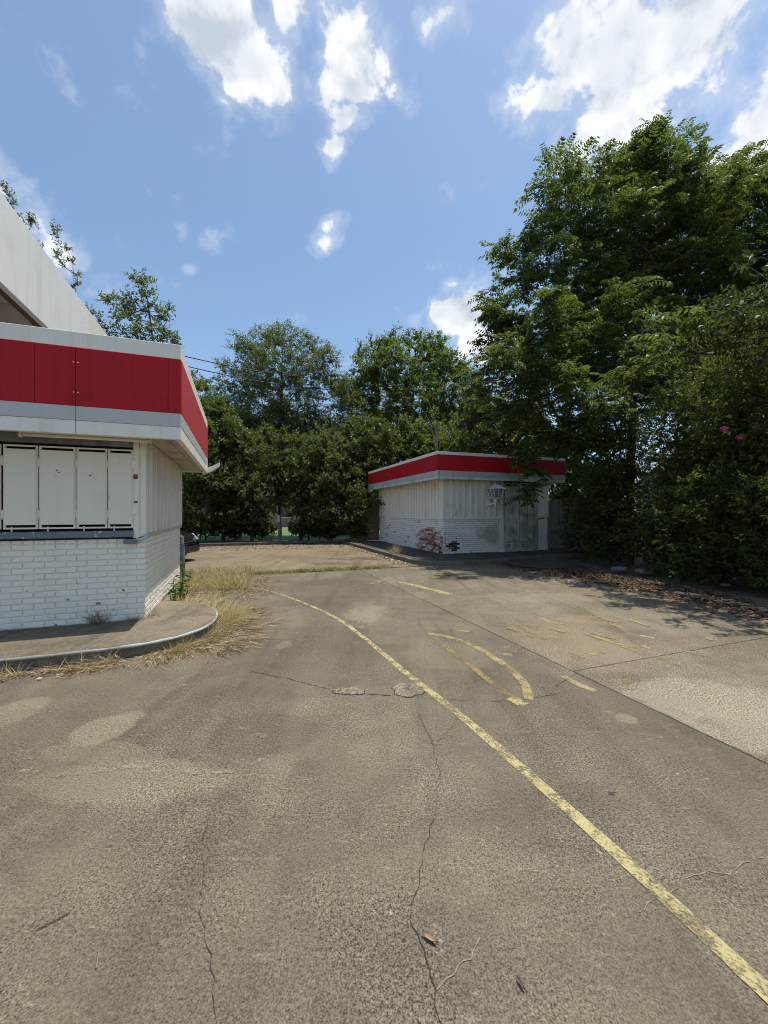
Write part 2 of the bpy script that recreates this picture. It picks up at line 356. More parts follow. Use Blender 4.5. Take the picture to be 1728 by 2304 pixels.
# ------------------------------------------------------------------ the ground, the lot and its slabs
mesh_obj('ground', [(-400, -60, -.06), (400, -60, -.06), (400, 900, -.06), (-400, 900, -.06)], [(0, 1, 2, 3)], M_dirt, kind='structure')
mesh_obj('lawn', [(-120, 20.6, -.03), (14, 20.6, -.03), (14, 120, -.03), (-120, 120, -.03)], [(0, 1, 2, 3)], M_lawn, kind='structure')
mesh_obj('side_lawn', [(8.6, 1, -.025), (60, 1, -.025), (60, 90, -.025), (14.01, 90, -.025), (14.01, 20.5, -.025), (8.6, 20.5, -.025)], [(0, 1, 2, 3, 4, 5)], M_lawn, kind='structure')

J = (1.72, 3.645)                                         # where three slabs meet
lot = empty('parking_lot', (0, 0, 0)); tag(lot, kind='structure')
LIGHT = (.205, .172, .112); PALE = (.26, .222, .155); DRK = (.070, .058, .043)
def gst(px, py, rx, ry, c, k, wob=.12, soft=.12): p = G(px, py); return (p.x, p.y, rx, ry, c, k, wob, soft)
st_left = [gst(232, 1640, .20, .21, LIGHT, .7, .10, .22), gst(292, 1612, .12, .10, LIGHT, .6, .14, .3), gst(25, 1605, .22, .26, LIGHT, .45, .2, .3),
           gst(70, 1582, .16, .12, LIGHT, .4, .15, .2), gst(290, 1755, .62, .22, LIGHT, .5, .14, .3), gst(210, 1690, .34, .12, LIGHT, .35, .15, .2), 
           gst(590, 1650, .40, .30, DRK, .38, .12, .25), gst(470, 1560, .5, .2, DRK, .25, .2, .4), gst(1410, 1617, .085, .09, LIGHT, .75, .12, .4), gst(640, 1450, .09, .16, PALE, .5, .25, .3),
           gst(820, 1375, .35, .9, PALE, .55, .45, .5), gst(705, 1470, .9, 1.2, DRK, .38, .15, .5), gst(1000, 1470, .5, .6, LIGHT, .4, .3, .5), gst(760, 1330, 1.1, 2.0, DRK, .42, .15, .4),
           gst(1010, 1960, .30, .16, LIGHT, .3, .4, .5), gst(1250, 1830, .6, .3, DRK, .35, .3, .5), gst(900, 2150, .5, .25, DRK, .3, .3, .5)]
st_right = [gst(1580, 1570, .9, .45, PALE, .75, .3, .5), gst(1720, 1640, .6, .4, PALE, .75, .35, .5), gst(1300, 1440, .8, 1.0, (.22, .17, .105), .45, .3, .5),
            gst(1400, 1330, 1.8, 1.1, (.19, .15, .098), .5, .3, .5), gst(1330, 1395, .35, .3, (.24, .165, .095), .5, .35, .4), gst(1220, 1345, 1.4, .5, PALE, .35, .4, .5)]
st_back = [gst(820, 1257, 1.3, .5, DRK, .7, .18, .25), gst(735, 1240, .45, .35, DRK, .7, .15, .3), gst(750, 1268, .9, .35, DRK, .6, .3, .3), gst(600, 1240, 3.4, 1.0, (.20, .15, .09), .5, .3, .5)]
M_cl = concrete('concrete_slab_grey', (.122, .102, .070), (.170, .144, .101), (.078, .065, .045), st_left)
M_cr = concrete('concrete_slab_tan', (.142, .117, .079), (.198, .166, .114), (.090, .074, .050), st_right, aggr=1.35)
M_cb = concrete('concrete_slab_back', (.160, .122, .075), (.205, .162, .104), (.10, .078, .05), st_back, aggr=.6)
def slab(a0, a1, b0, b1, mat, label):
    return prism('concrete_slab', [UV(J, a0, b0), UV(J, a1, b0), UV(J, a1, b1), UV(J, a0, b1)], -.06, 0, mat, lot, bev=.003, label=label)
g = .0045
sL = slab(-16, -g, -9, 6.85, M_cl, 'grey concrete slab with the long yellow line')
sR = slab(g, 5.4, g, 6.85, M_cr, 'tan concrete slab with faded arrow paint')
sN = slab(g, 7.5, -9, -g, M_cr, 'tan concrete slab at the near right')
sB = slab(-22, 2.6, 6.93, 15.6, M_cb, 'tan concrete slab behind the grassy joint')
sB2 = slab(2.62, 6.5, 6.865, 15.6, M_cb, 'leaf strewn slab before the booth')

# painted lines
yl = spline([G(*p) for p in [(556, 1321), (620, 1334), (700, 1364), (760, 1393), (812, 1430), (868, 1476), (920, 1520), (985, 1570), (1050, 1622), (1140, 1700), (1250, 1797), (1400, 1932), (1550, 2070), (1728, 2237), (1900, 2400)]], 10)
ribbon('painted_line', yl, [.052 + .016 * min(1, i / 90) for i in range(len(yl))], .004, M_yellow, sL, .05, label='long curving worn yellow line')
def mark(pts, wd, mat, par, z=.004): return ribbon('painted_mark', spline([G(*p) for p in pts], 8), wd, z, mat, par, .15)
mark([(1090, 1318), (1045, 1337), (1015, 1338)][::-1][:2], .10, M_faded, sL) if False else None
mark([(835, 1312), (870, 1308), (905, 1311), (960, 1324), (1018, 1339)], [.05] * 16 + [.14] * 17, M_yellow, sL)
mark([(820, 1316), (850, 1311), (880, 1304)], .10, M_ghost, sL, .0045)
mark([(962, 1426), (1000, 1432), (1045, 1445), (1100, 1473), (1150, 1508), (1180, 1540), (1190, 1575)], .075, M_faded, sL)
mark([(968, 1432), (1010, 1462), (1060, 1500), (1110, 1540), (1150, 1570)], .06, M_ghost, sL)
mark([(1150, 1570), (1170, 1582), (1184, 1588)], .10, M_yellow, sL, .0045)
mark([(1030, 1420), (1055, 1421)], .05, M_faded, sL); mark([(1065, 1444), (1085, 1446)], .07, M_ghost, sL)
mark([(1130, 1455), (1142, 1460)], .05, M_faded, sL); mark([(1132, 1473), (1152, 1474)], .06, M_faded, sL)
mark([(1265, 1522), (1300, 1540), (1340, 1556)], .07, M_faded, sL)
for k, (pts, wd, mt) in enumerate([
        ([(1160, 1405), (1190, 1422), (1230, 1440)], .07, M_ghost), ([(1175, 1407), (1215, 1411)], .10, M_ghost), ([(1220, 1392), (1252, 1404), (1280, 1400)], .06, M_faded),
        ([(1235, 1432), (1258, 1437)], .06, M_faded), ([(1310, 1415), (1325, 1418)], .06, M_faded), ([(1340, 1432), (1375, 1444), (1415, 1457)], .06, M_faded),
        ([(1375, 1405), (1402, 1413)], .06, M_faded), ([(1440, 1430), (1470, 1437)], .07, M_yellow), ([(1320, 1468), (1345, 1475)], .07, M_faded), ([(1285, 1480), (1305, 1483)], .09, M_ghost),
        ([(1540, 1465), (1570, 1471)], .05, M_faded), ([(1330, 1392), (1400, 1402)], .05, M_ghost), ([(1438, 1352), (1480, 1360), (1530, 1371)], .10, M_ghost),
        ([(1400, 1535), (1420, 1533)], .08, M_ghost), ([(1640, 1480), (1690, 1492)], .05, M_ghost), ([(1480, 1480), (1530, 1500)], .06, M_ghost)]):
    mark(pts, wd, mt, sR if k not in (13,) else sN)
rgm = random.Random(12)
for k in range(26):
    px, py = rgm.uniform(1120, 1700), rgm.uniform(1385, 1490)
    if toUV(J, G(px, py))[0] < .25 or toUV(J, G(px, py))[1] < .1: continue
    L_ = rgm.uniform(14, 46); mark([(px, py), (px + L_ * .5, py + L_ * .16), (px + L_, py + L_ * .34)], rgm.uniform(.03, .07), M_ghost if k % 3 else M_faded, sR, .0045 + .0002 * k)
M_whiteline = worn_yellow('worn_cream_paint', (.42, .34, .20), .60, .44, 5)
for pts in ([(432, 1254), (560, 1250), (690, 1248)], [(690, 1249), (770, 1256), (870, 1266)], [(430, 1263), (620, 1262)], [(620, 1262), (700, 1270)], [(800, 1244), (840, 1252), (870, 1262)]):
    ribbon('parking_line', spline([G(*p) for p in pts], 6), .10, .004, M_whiteline, sB, .1)

# cracks
def crack(pts, wd, mat, par, amp=.02, seed=1):
    rg = random.Random(seed); P = [G(*p) for p in pts]; out = []
    for i in range(len(P) - 1):
        n = max(3, int((P[i + 1] - P[i]).length / .03))
        for k in range(n): out.append(P[i].lerp(P[i + 1], k / n) + Vector((rg.uniform(-amp, amp), rg.uniform(-amp, amp), 0)) * (.5 + .5 * rg.random()))
    out.append(P[-1]); ws = [wd * .7 * rg.uniform(.15, 1.5) for _ in out]
    return ribbon('crack', out, ws, .003, mat, par)
crack([(562, 1510), (640, 1526), (742, 1552)], .010, M_crack, sL, .012, 2)
crack([(828, 1562), (880, 1566)], .014, M_crack, sL, .01, 3)
crack([(940, 1570), (1010, 1574), (1090, 1580), (1180, 1575), (1260, 1560)], .006, M_crack, sL, .008, 4)
crack([(940, 1605), (962, 1650), (975, 1680), (990, 1740), (982, 1800), (975, 1850), (950, 1925), (945, 1975), (920, 2050), (930, 2090), (955, 2140), (972, 2200), (985, 2300), (990, 2420)], .0055, M_crack, sL, .012, 5)
crack([(1040, 1580), (1036, 1610), (1015, 1640), (985, 1668)], .005, M_crack, sL, .01, 6)
crack([(1250, 1545), (1290, 1520), (1300, 1512)], .008, M_crack, sL, .006, 7)
crack([(475, 1800), (470, 1850), (455, 1900), (455, 1960), (452, 2050), (465, 2110), (480, 2200), (490, 2330)], .0026, M_crack, sL, .01, 8)
crack([(1385, 1548), (1460, 1556)], .008, M_crack, sN, .004, 9)
crack([(400, 1722), (440, 1695), (472, 1680)], .006, M_crackpale, sL, .006, 10)
crack([(982, 2230), (1020, 2190), (1060, 2160), (1080, 2110)], .006, M_crackpale, sL, .008, 11)
crack([(1440, 2055), (1470, 2025), (1530, 2000), (1550, 1975), (1590, 1960), (1640, 1970), (1670, 1945), (1720, 1930)], .007, M_crackpale, sL, .008, 12)
crack([(655, 1470), (690, 1530)], .02, M_crackpale, sL, .02, 14) if False else None
# a row of small pale paint blotches
rgb = random.Random(9)
for px in list(range(20, 640, 26)):
    px += rgb.uniform(-14, 14); py = 1737 + 6 * math.sin(px / 60) - max(0, px - 480) * .2 + rgb.uniform(-7, 7); c = G(px, py)
    if rgb.random() < .2: continue
    rx, ry = rgb.uniform(.012, .04), rgb.uniform(.012, .022); n_ = 14
    mesh_obj('paint_blotch', [(c.x + math.cos(6.283 * k / n_) * rx * rgb.uniform(.7, 1.25), c.y + math.sin(6.283 * k / n_) * ry * rgb.uniform(.7, 1.25), .003) for k in range(n_)], [tuple(range(n_))], M_blotch, sL)
# broken rough patches
def rough_patch(px, py, rx, ry, seed):
    c = G(px, py); rg = random.Random(seed); n = 28; rings = 6; V = [Vector((c.x, c.y, .012))]; Fc = []
    for r in range(1, rings + 1):
        for k in range(n):
            th = 2 * math.pi * k / n; rr = r / rings * (1 + .10 * math.sin(3 * th + seed) + .06 * math.sin(7 * th) + (rg.uniform(-.07, .07) if r == rings else 0))
            z = .009 + rg.uniform(-.006, .006) if r < rings else .001
            V.append(Vector((c.x + math.cos(th) * rx * rr, c.y + math.sin(th) * ry * rr, z)))
    for k in range(n): Fc.append((0, 1 + k, 1 + (k + 1) % n))
    for r in range(rings - 1):
        for k in range(n): a = 1 + r * n; Fc.append((a + k, a + n + k, a + n + (k + 1) % n, a + (k + 1) % n))
    o = mesh_obj('rough_patch', V, Fc, M_patch, sL)
    rim = [Vector((c.x + math.cos(2 * math.pi * k / 60) * rx * 1.03 * (1 + .10 * math.sin(6 * math.pi * k / 60 + seed) + .06 * math.sin(14 * math.pi * k / 60)), c.y + math.sin(2 * math.pi * k / 60) * ry * 1.03 * (1 + .10 * math.sin(6 * math.pi * k / 60 + seed) + .06 * math.sin(14 * math.pi * k / 60)), 0)) for k in range(26, 62)]
    ribbon('crack', rim, [.012 * random.uniform(.3, 1.3) for _ in rim], .0035, M_crack, sL)
rough_patch(920, 1552, .135, .12, 1); rough_patch(787, 1556, .125, .06, 4)

# kerb at the back and along the hedge
prism('back_kerb', [UV(J, -22, 15.62), UV(J, 6.2, 15.62), UV(J, 6.2, 15.8), UV(J, -22, 15.8)], -.06, .12, M_kerb, bev=.02, kind='structure')
prism('hedge_kerb', [G(1480, 1330), G(1800, 1398), G(1800, 1388), G(1490, 1323)], -.06, .03, M_asphalt, bev=.015, kind='structure')

# ------------------------------------------------------------------ bricks
def brick_mesh(name, L, Hh, seed, mat, depth=.010):
    rg = random.Random(seed); j = lambda s: rg.uniform(-s, s)
    x, z, c = L / 2, Hh / 2, .006
    back = [(-x, .01, -z), (x, .01, -z), (x, .01, z), (-x, .01, z)]
    mid = [(a + j(.003), -depth * .4, b + j(.003)) for a, _, b in back]
    fr = [((abs(a) - c) * (1 if a > 0 else -1) + j(.002), -depth + j(.003), (abs(b) - c) * (1 if b > 0 else -1) + j(.0035)) for a, _, b in back]
    V = back + mid + fr; Fc = []
    for k in range(4): k2 = (k + 1) % 4; Fc += [(k, k2, 4 + k2, 4 + k), (4 + k, 4 + k2, 8 + k2, 8 + k)]
    Fc.append((8, 9, 10, 11))
    me = bpy.data.meshes.new(name); me.from_pydata(V, [], Fc); me.update(); me.materials.append(mat); return me
CO = .0677; BL = .203
def brick_layout(length, z0, courses, header_top=True, shift=0):
    """list of (position along wall, centre height, brick length)"""
    out = []
    for c in range(courses):
        z = z0 + CO * (c + .5)
        if header_top and c == courses - 1: step, off = .1015, 0
        else: step, off = BL, (BL / 2 if (c + shift) % 2 else 0)
        p = -off
        while p < length - .01:
            a, b = max(0, p), min(length, p + step)
            if b - a > .03: out.append(((a + b) / 2, z, b - a - .009))
            p += step
    return out
def lay_bricks(parent, walls, mat, limit=300, choose=None):
    """walls: (layout, function p->(x,y), facing angle); the largest ones are parts of their own, the rest one joined part"""
    allb = []
    for lay, fn, rz in walls:
        for p, z, L in lay:
            x, y = fn(p); wp = parent.matrix_world @ Vector((x, y, z)); vis = abs((wp.x) / max(wp.y, .1)) < 1.0 and wp.y > 0
            allb.append((wp.length + (0 if vis else 100), x, y, z, L, rz))
    allb.sort(); cache = {}; rest = {}
    for i, (d, x, y, z, L, rz) in enumerate(allb):
        bm_ = choose(x, y, z, i) if choose else mat
        key = (round(L, 2), (i * 7) % 9, bm_.name)
        if key not in cache: cache[key] = brick_mesh('brick', round(L, 3), .0575, i, bm_)
        if i < limit and d < 100:
            o = bpy.data.objects.new('brick', cache[key]); o.location = (x, y, z); o.rotation_euler = (0, 0, rz); link(o, parent)
        else:
            mt = Matrix.Translation((x, y, z)) @ Matrix.Rotation(rz, 4, 'Z'); rest_v, rest_f = rest.setdefault(bm_.name, ([], [])); n0 = len(rest_v)
            rest_v += [mt @ v.co for v in cache[key].vertices]; rest_f += [tuple(n0 + k for k in pl.vertices) for pl in cache[key].polygons]
    for mn, (rest_v, rest_f) in rest.items(): mesh_obj('far_bricks', rest_v, rest_f, bpy.data.materials[mn], parent, kind='stuff')

# ------------------------------------------------------------------ left building
C0 = Vector((-2.936, 4.93, 0))
B1 = empty('drive_in_building', C0, ANG, label='white brick drive-in stand with red fascia and closed metal shutters', cat='building')
bpy.context.view_layer.update()
ZB = .13; ZL = 1.12
def tf(px, y=0.0):          # distance along the front wall (negative to the left) where a photo column meets the plane local y
    r = (px - CX) / F; o = UV(C0, 0, y); return (r * o.y - o.x) / (UX - r * UY)
def ts(px, x=0.0):          # depth along the side wall for a photo column
    r = (px - CX) / F; o = UV(C0, x, 0); return (o.x - r * o.y) / (UY + r * UX)
LEN = 5.0; DEP = 3.1
nC = 15
box('brick_core', -LEN, -.012, .012, DEP, -.05, ZB + CO * nC - .002, M_mortar, B1, 0)
lay_bricks(B1, [(brick_layout(LEN, ZB, nC), lambda p: (-p, .010), 0), (brick_layout(DEP, ZB, nC, shift=1), lambda p: (-.010, p), R(90))], M_brick)
# sill, side ledge, electrical box
box('window_sill', -LEN, tf(302), -.055, .02, 1.148, 1.225, M_sill, B1, .006)
box('sill_flashing', -LEN, tf(318), -.022, .03, 1.126, 1.146, M_dark, B1, .002)
box('side_ledge', -.02, .022, -.02, DEP, 1.142, 1.185, M_grey, B1, .004)
box('electric_box', tf(281), tf(308), -.075, .0, 1.065, 1.124, M_sill, B1, .006)
tube('conduit', [(tf(308), -.04, 1.115), (tf(318), -.04, 1.118), (tf(326), -.03, 1.13), (.03, -.01, 1.145)], .018, M_grey, B1)
# opening and frame
box('dark_opening', -LEN, tf(300), .10, .13, 1.15, 2.36, M_dark, B1, 0)
box('opening_head', -LEN, tf(316), -.012, .14, 2.235, 2.36, M_steel, B1, .003)
box('jamb', tf(301), tf(314), -.03, .10, 1.13, 2.35, M_white, B1, .004)
box('corner_post', tf(317), .004, -.012, .10, 1.15, 2.36, M_white, B1, .005)
box('inner_trim', tf(313.5), tf(317.5), -.012, .08, 1.14, 2.36, M_siding, B1, .003)
# folding shutters
edges = [(-120, -70), (-65, 5), (10.5, 88.3), (90.8, 172.4), (174.2, 243), (244.8, 301)]
for i, (p0, p1) in enumerate(edges):
    x0, x1 = tf(p0), tf(p1); z0, z1 = 1.255, 2.205; fr = .022
    lst = [(x0, x0 + fr, -.034, -.006, z0, z1), (x1 - fr, x1, -.034, -.006, z0, z1), (x0 + fr, x1 - fr, -.034, -.006, z0, z0 + fr * .9), (x0 + fr, x1 - fr, -.034, -.006, z1 - fr * .9, z1)]
    sp = box('shutter_panel', x0 + fr * .6, x1 - fr * .6, -.046, -.020, z0 + .048, z1 - .048, M_shutter, B1, .004)
    boxes('panel_frame', lst, M_shutter, sp, .003)
    if i < 5:
        for z in (1.42, 2.02):
            V, Fc = tube_data([(x1 + .012, -.032, z - .055), (x1 + .012, -.032, z + .055)], .011, 8)
            mesh_obj('hinge', V, Fc, M_shutter, sp, True)
    box('bolt_rod', x0 + (x1 - x0) * .22, x0 + (x1 - x0) * .22 + .012, -.036, -.024, z0 - .045, z0 + .03, M_shutter, sp, .002)
for z in (1.47, 2.03):
    box('hinge_plate', tf(298), tf(312), -.040, -.031, z - .055, z + .055, M_white, B1, .004)
box('rust_plate', tf(302), tf(311), -.036, -.0305, 1.85, 1.91, M_rust, B1, .008)
box('rust_stain_plate', tf(303), tf(311), -.035, -.0305, 1.56, 1.585, M_rust, B1, .004)
# dark scars on the shutters, bare spots on the bricks
M_scar = plain('bare_metal_scar', (.05, .03, .022), .8); M_bare = plain('bare_brick_spot', (.22, .215, .20), .9, vary=.4, scale=40)
def scar(name, px, py, w_, h_, y, mat, seed):
    rg = random.Random(seed); n = 11; x = tf(px, y); P0 = UV(C0, x, y); z = H - (py - CY) / F * P0.y
    V = [(x + math.cos(6.283 * k / n) * w_ * rg.uniform(.45, 1.2), y, z + math.sin(6.283 * k / n) * h_ * rg.uniform(.45, 1.2)) for k in range(n)]
    V2 = [(a, b + .004, c) for a, b, c in V]
    mesh_obj(name, V + V2, [tuple(range(n))] + [(k, k + n, (k + 1) % n + n, (k + 1) % n) for k in range(n)], mat, B1)
for k, (px, py, w_, h_) in enumerate([(127, 1058, .010, .006), (133, 1063, .012, .005), (138, 1069, .006, .006), (124, 1072, .005, .003), (203, 1070, .013, .010), (209, 1066, .006, .004), (212, 1075, .007, .003), (108, 1033, .004, .004), (50, 1049, .004, .004), (220, 1063, .004, .003), (120, 1114, .003, .003), (247, 1120, .004, .012), (248, 1180, .006, .012)]): scar('paint_scar', px, py, w_, h_, -.0485, M_scar if k < 11 else M_rust, k)
for k, (px, py, w_, h_) in enumerate([(277, 1328, .020, .020), (222, 1358, .030, .018), (153, 1349, .013, .015), (125, 1408, .022, .022), (60, 1330, .008, .006), (255, 1370, .010, .007)]): scar('bare_spot', px, py, w_, h_, -.0045, M_bare, 40 + k)
# side siding: sheet and battens
box('siding_sheet', -.05, -.006, .10, DEP, 1.187, 2.36, M_siding, B1, 0)
for k in range(11):
    y = .16 + k * .285
    if y < DEP - .03: box('batten', -.007, .040, y, y + .05, 1.188, 2.31, M_siding, B1, .004)
box('end_trim', -.06, .016, DEP - .03, DEP + .03, 1.188, 2.33, M_white, B1, .004)
box('vent_slot', -.006, .004, .52, .565, 1.62, 1.84, M_steel, B1, .002)
box('back_wall', -LEN, -.02, DEP - .02, DEP + .02, -.05, 2.36, M_siding, B1, 0)
tube('standpipe', [(.03, DEP + .07, 0), (.03, DEP + .07, .62), (.03, DEP + .07, .80)], .045, M_steel, B1)
tube('pipe_elbow', [(-.10, DEP + .12, .95), (-.02, DEP + .12, .98), (.03, DEP + .10, .95), (.03, DEP + .08, .86), (.03, DEP + .07, .80)], .03, M_grey, B1)
# fascia
FX, FY0, FY1 = .45, -.50, 3.66; Z0, ZT = 2.285, 3.375
def fpx(px): return tf(px, FY0)
th = .06
bands = [('lower_trim', Z0, Z0 + .143, M_fascia, .0), ('grey_band', Z0 + .145, Z0 + .297, M_grey, .004), ('red_panel', Z0 + .299, Z0 + .922, M_red, .006), ('top_trim', Z0 + .924, ZT, M_fascia, .0)]
for nm, a, b, mt, pr in bands:
    cuts = {'lower_trim': [-LEN, fpx(170) - .003, fpx(170) + .003, FX], 'grey_band': [-LEN, fpx(170.3) - .002, fpx(170.3) + .002, FX],
            'red_panel': [-LEN, fpx(-120), fpx(-120) + .003, fpx(78), fpx(78) + .003, fpx(170.5) - .002, fpx(170.5) + .002, fpx(378), fpx(378) + .003, FX], 'top_trim': [-LEN, FX]}[nm]
    for k in range(0, len(cuts), 2): box(nm, cuts[k], cuts[k + 1] - (0 if k + 2 < len(cuts) else .0), FY0 - pr, FY0 + th, a, b, mt, B1, .003)
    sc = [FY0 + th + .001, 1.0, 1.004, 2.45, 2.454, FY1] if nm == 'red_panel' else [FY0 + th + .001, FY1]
    for k in range(0, len(sc), 2): box(nm, FX - th, FX + pr, sc[k], sc[k + 1], a, b, M_redlit if mt is M_red else mt, B1, .003)
    box(nm, -LEN, FX - th - .001, FY1 - th, FY1, a, b, mt, B1, .003)
for px in (166, 176):
    for z in (2.72, 3.04): box('rivet', fpx(px) - .005, fpx(px) + .005, FY0 - .012, FY0 - .004, z, z + .01, M_fascia, B1, .002)
box('roof_deck', -LEN, FX - th - .002, FY0 + th + .002, FY1 - th - .002, 3.10, 3.16, M_roof, B1, 0)
# soffit of boards running along the eaves
y = FY0 + th + .004
k = 0
while y < -.02: box('soffit_board', -LEN, FX - th - .003, y, y + .135, 2.345 + .002 * (k % 2), 2.365 + .002 * (k % 2), M_soffit, B1, .003); y += .14; k += 1
x = .012
while x < FX - th - .05: box('soffit_board', x, x + .115, -.015, FY1 - th - .004, 2.345 + .002 * (k % 2), 2.365 + .002 * (k % 2), M_soffit, B1, .003); x += .12; k += 1
box('eave_strip', FX - th - .075, FX - th - .01, FY0 + .3, FY1 - .1, 2.315, 2.342, M_soffit, B1, .003)
lf = box('light_fixture', tf(44, -.28), tf(341, -.28), -.33, -.23, 2.30, 2.343, M_siding, B1, .008)
tube('lamp_tube', [(tf(52, -.28), -.28, 2.282), (tf(336, -.28), -.28, 2.282)], .018, M_white, lf)
for px in (46, 339): box('tube_holder', tf(px, -.28) - .012, tf(px, -.28) + .012, -.305, -.255, 2.255, 2.30, M_siding, lf, .004)
# gutter end under the far corner of the fascia
bm = bmesh.new()
gp = [(FX - .02, FY1 - .22, 2.26), (FX + .10, FY1 - .20, 2.31), (FX + .24, FY1 - .18, 2.42), (FX + .25, FY1 - .18, 2.50), (FX + .10, FY1 - .20, 2.41), (FX - .02, FY1 - .22, 2.37)]
vs0 = [bm.verts.new(p) for p in gp]; vs1 = [bm.verts.new((p[0], p[1] + .20, p[2])) for p in gp]
bm.faces.new(vs0); bm.faces.new(vs1[::-1])
for k in range(6): bm.faces.new((vs0[k], vs1[k], vs1[(k + 1) % 6], vs0[(k + 1) % 6]))
bm_obj('gutter_end', bm, M_upper, B1)
# tall rear part with its own white fascia
UXF = -1.63; UY1 = 5.06
box('tall_wall', -LEN - 3, UXF - .75, .9, 4.4, 0, 4.45, M_siding, B1, 0)
box('tall_fascia', UXF - .08, UXF, -.6, ts(207, UXF) - .0015, 4.23, 5.33, M_upper, B1, .006)
box('tall_fascia', UXF - .08, UXF - .003, ts(207, UXF) + .0015, ts(233, UXF), 4.23, 5.33, M_fascia, B1, .004)
box('tall_fascia', UXF - .08, UXF, ts(233, UXF) + .003, UY1, 4.23, 5.33, M_upper, B1, .004)
box('tall_fascia', -LEN - 3, UXF - .081, -.6, -.52, 4.23, 5.33, M_upper, B1, .004)
box('tall_fascia', -LEN - 3, UXF - .081, UY1 - .08, UY1, 4.23, 5.33, M_upper, B1, .004)
box('tall_soffit', -LEN - 3, UXF - .082, -.51, UY1 - .082, 4.30, 4.34, M_soffit, B1, 0)
box('tall_roof', -LEN - 3, UXF - .082, -.51, UY1 - .082, 5.05, 5.10, M_roof, B1, 0)
box('rust_edge', UXF - .20, UXF - .083, -.5, UY1 - .1, 4.262, 4.298, M_rust, B1, .004)

# raised walkway round its corner, with a pale rounded edge
isl = empty('raised_walkway', (0, 0, 0)); tag(isl, kind='structure')
edge = [(-LEN - 1, -1.085), (-2.2, -1.085), (-1.0, -1.08), (-.4, -1.07), (.10, -1.02), (.46, -.86), (.70, -.58), (.80, -.22), (.78, .20), (.66, .55), (.46, .82), (.22, .98), (.02, 1.04)]
ep = spline([(a, b, 0) for a, b in edge], 5)
poly = [UV(C0, p.x, p.y) for p in ep] + [UV(C0, -.02, 1.04), UV(C0, -.02, -.0), UV(C0, -LEN - 1, -.0)]
prism('walkway_slab', poly, -.05, ZB, M_walk, isl)
er = [UV(C0, p.x, p.y, ZB - .018) for p in ep[:-8]]
tube('kerb_edge', er, [.017 + .004 * math.sin(i * 1.7) * random.random() for i in range(len(er))], M_kerbpaint, isl, 8)

# ------------------------------------------------------------------ booth on the right
C1 = Vector((1.87, 12.67, 0))
B2 = empty('storage_booth', C1, ANG, label='small white booth with red roof band under the overhanging tree', cat='booth')
bpy.context.view_layer.update()
BW, BD, BZ = 4.17, 6.06, .12
M_brick2, t = new_mat('peeling_painted_brick')
P = pos(t)
nb = t.noise(P, 7, 6, .65, .3)
col = t.mix(t.ramp(t.noise(P, 1.9, 5, .6), .5, .8), c4((.84, .81, .73)), c4((.70, .665, .575)))
pk = UV(C1, 0, .72); q = t.n('ShaderNodeVectorMath', {0: t.n('ShaderNodeVectorMath', {0: P, 1: (pk.x, pk.y, .42)}, operation='SUBTRACT').outputs[0], 1: (1.25, 1.05, 1.45)}, operation='MULTIPLY').outputs[0]
red = t.ramp(t.math('SUBTRACT', t.n('ShaderNodeVectorMath', {0: q}, operation='LENGTH').outputs['Value'], t.math('MULTIPLY', t.math('SUBTRACT', nb, .5), 2.6)), 1.0, .62)
pg = UV(C1, 1.75, 0); q2 = t.n('ShaderNodeVectorMath', {0: t.n('ShaderNodeVectorMath', {0: P, 1: (pg.x, pg.y, .68)}, operation='SUBTRACT').outputs[0], 1: (1.4, 1.4, 2.2)}, operation='MULTIPLY').outputs[0]
alg = t.ramp(t.math('SUBTRACT', t.n('ShaderNodeVectorMath', {0: q2}, operation='LENGTH').outputs['Value'], t.math('MULTIPLY', t.math('SUBTRACT', nb, .5), 2.0)), 1.0, .3)
col = t.mix(t.math('MULTIPLY', alg, .55), col, c4((.20, .21, .12)))
col = t.mix(t.math('MULTIPLY', red, .30), col, c4((.42, .27, .21)))
hole = t.math('MULTIPLY', t.ramp(t.noise(P, 15, 3, .55), .60, .63), red)
col = t.mix(hole, col, c4((.06, .035, .028)))
pb = UV(C1, .32, 0); q3 = t.n('ShaderNodeVectorMath', {0: t.n('ShaderNodeVectorMath', {0: P, 1: (pb.x, pb.y, .36)}, operation='SUBTRACT').outputs[0], 1: (4.5, 4.5, 4.0)}, operation='MULTIPLY').outputs[0]
spot = t.ramp(t.math('SUBTRACT', t.n('ShaderNodeVectorMath', {0: q3}, operation='LENGTH').outputs['Value'], t.math('MULTIPLY', t.math('SUBTRACT', t.noise(P, 18, 3, .6), .5), 4.5)), 1.0, .8)
chip = t.ramp(t.noise(P, 10, 4, .6), .67, .69); col = t.mix(chip, col, c4((.10, .08, .07)))
finish(t, col, .75, bump=t.noise(P, 40, 4, .6), bstr=.35, bdist=.012)
nC2 = 16
M_raw = paint('bare_red_brick', (.30, .105, .07), (.17, .06, .045), .6, .2, rough=.9, spec=.2, chips=(20, .60), chipcol=(.62, .58, .52), bstr=.5)
M_half = paint('half_stripped_brick', (.52, .36, .29), (.36, .19, .14), .6, .2, rough=.85, spec=.2, chips=(16, .60), chipcol=(.70, .67, .61), bstr=.5)
M_hollow = plain('crumbled_brick', (.045, .028, .022), .95, vary=.4, scale=20)
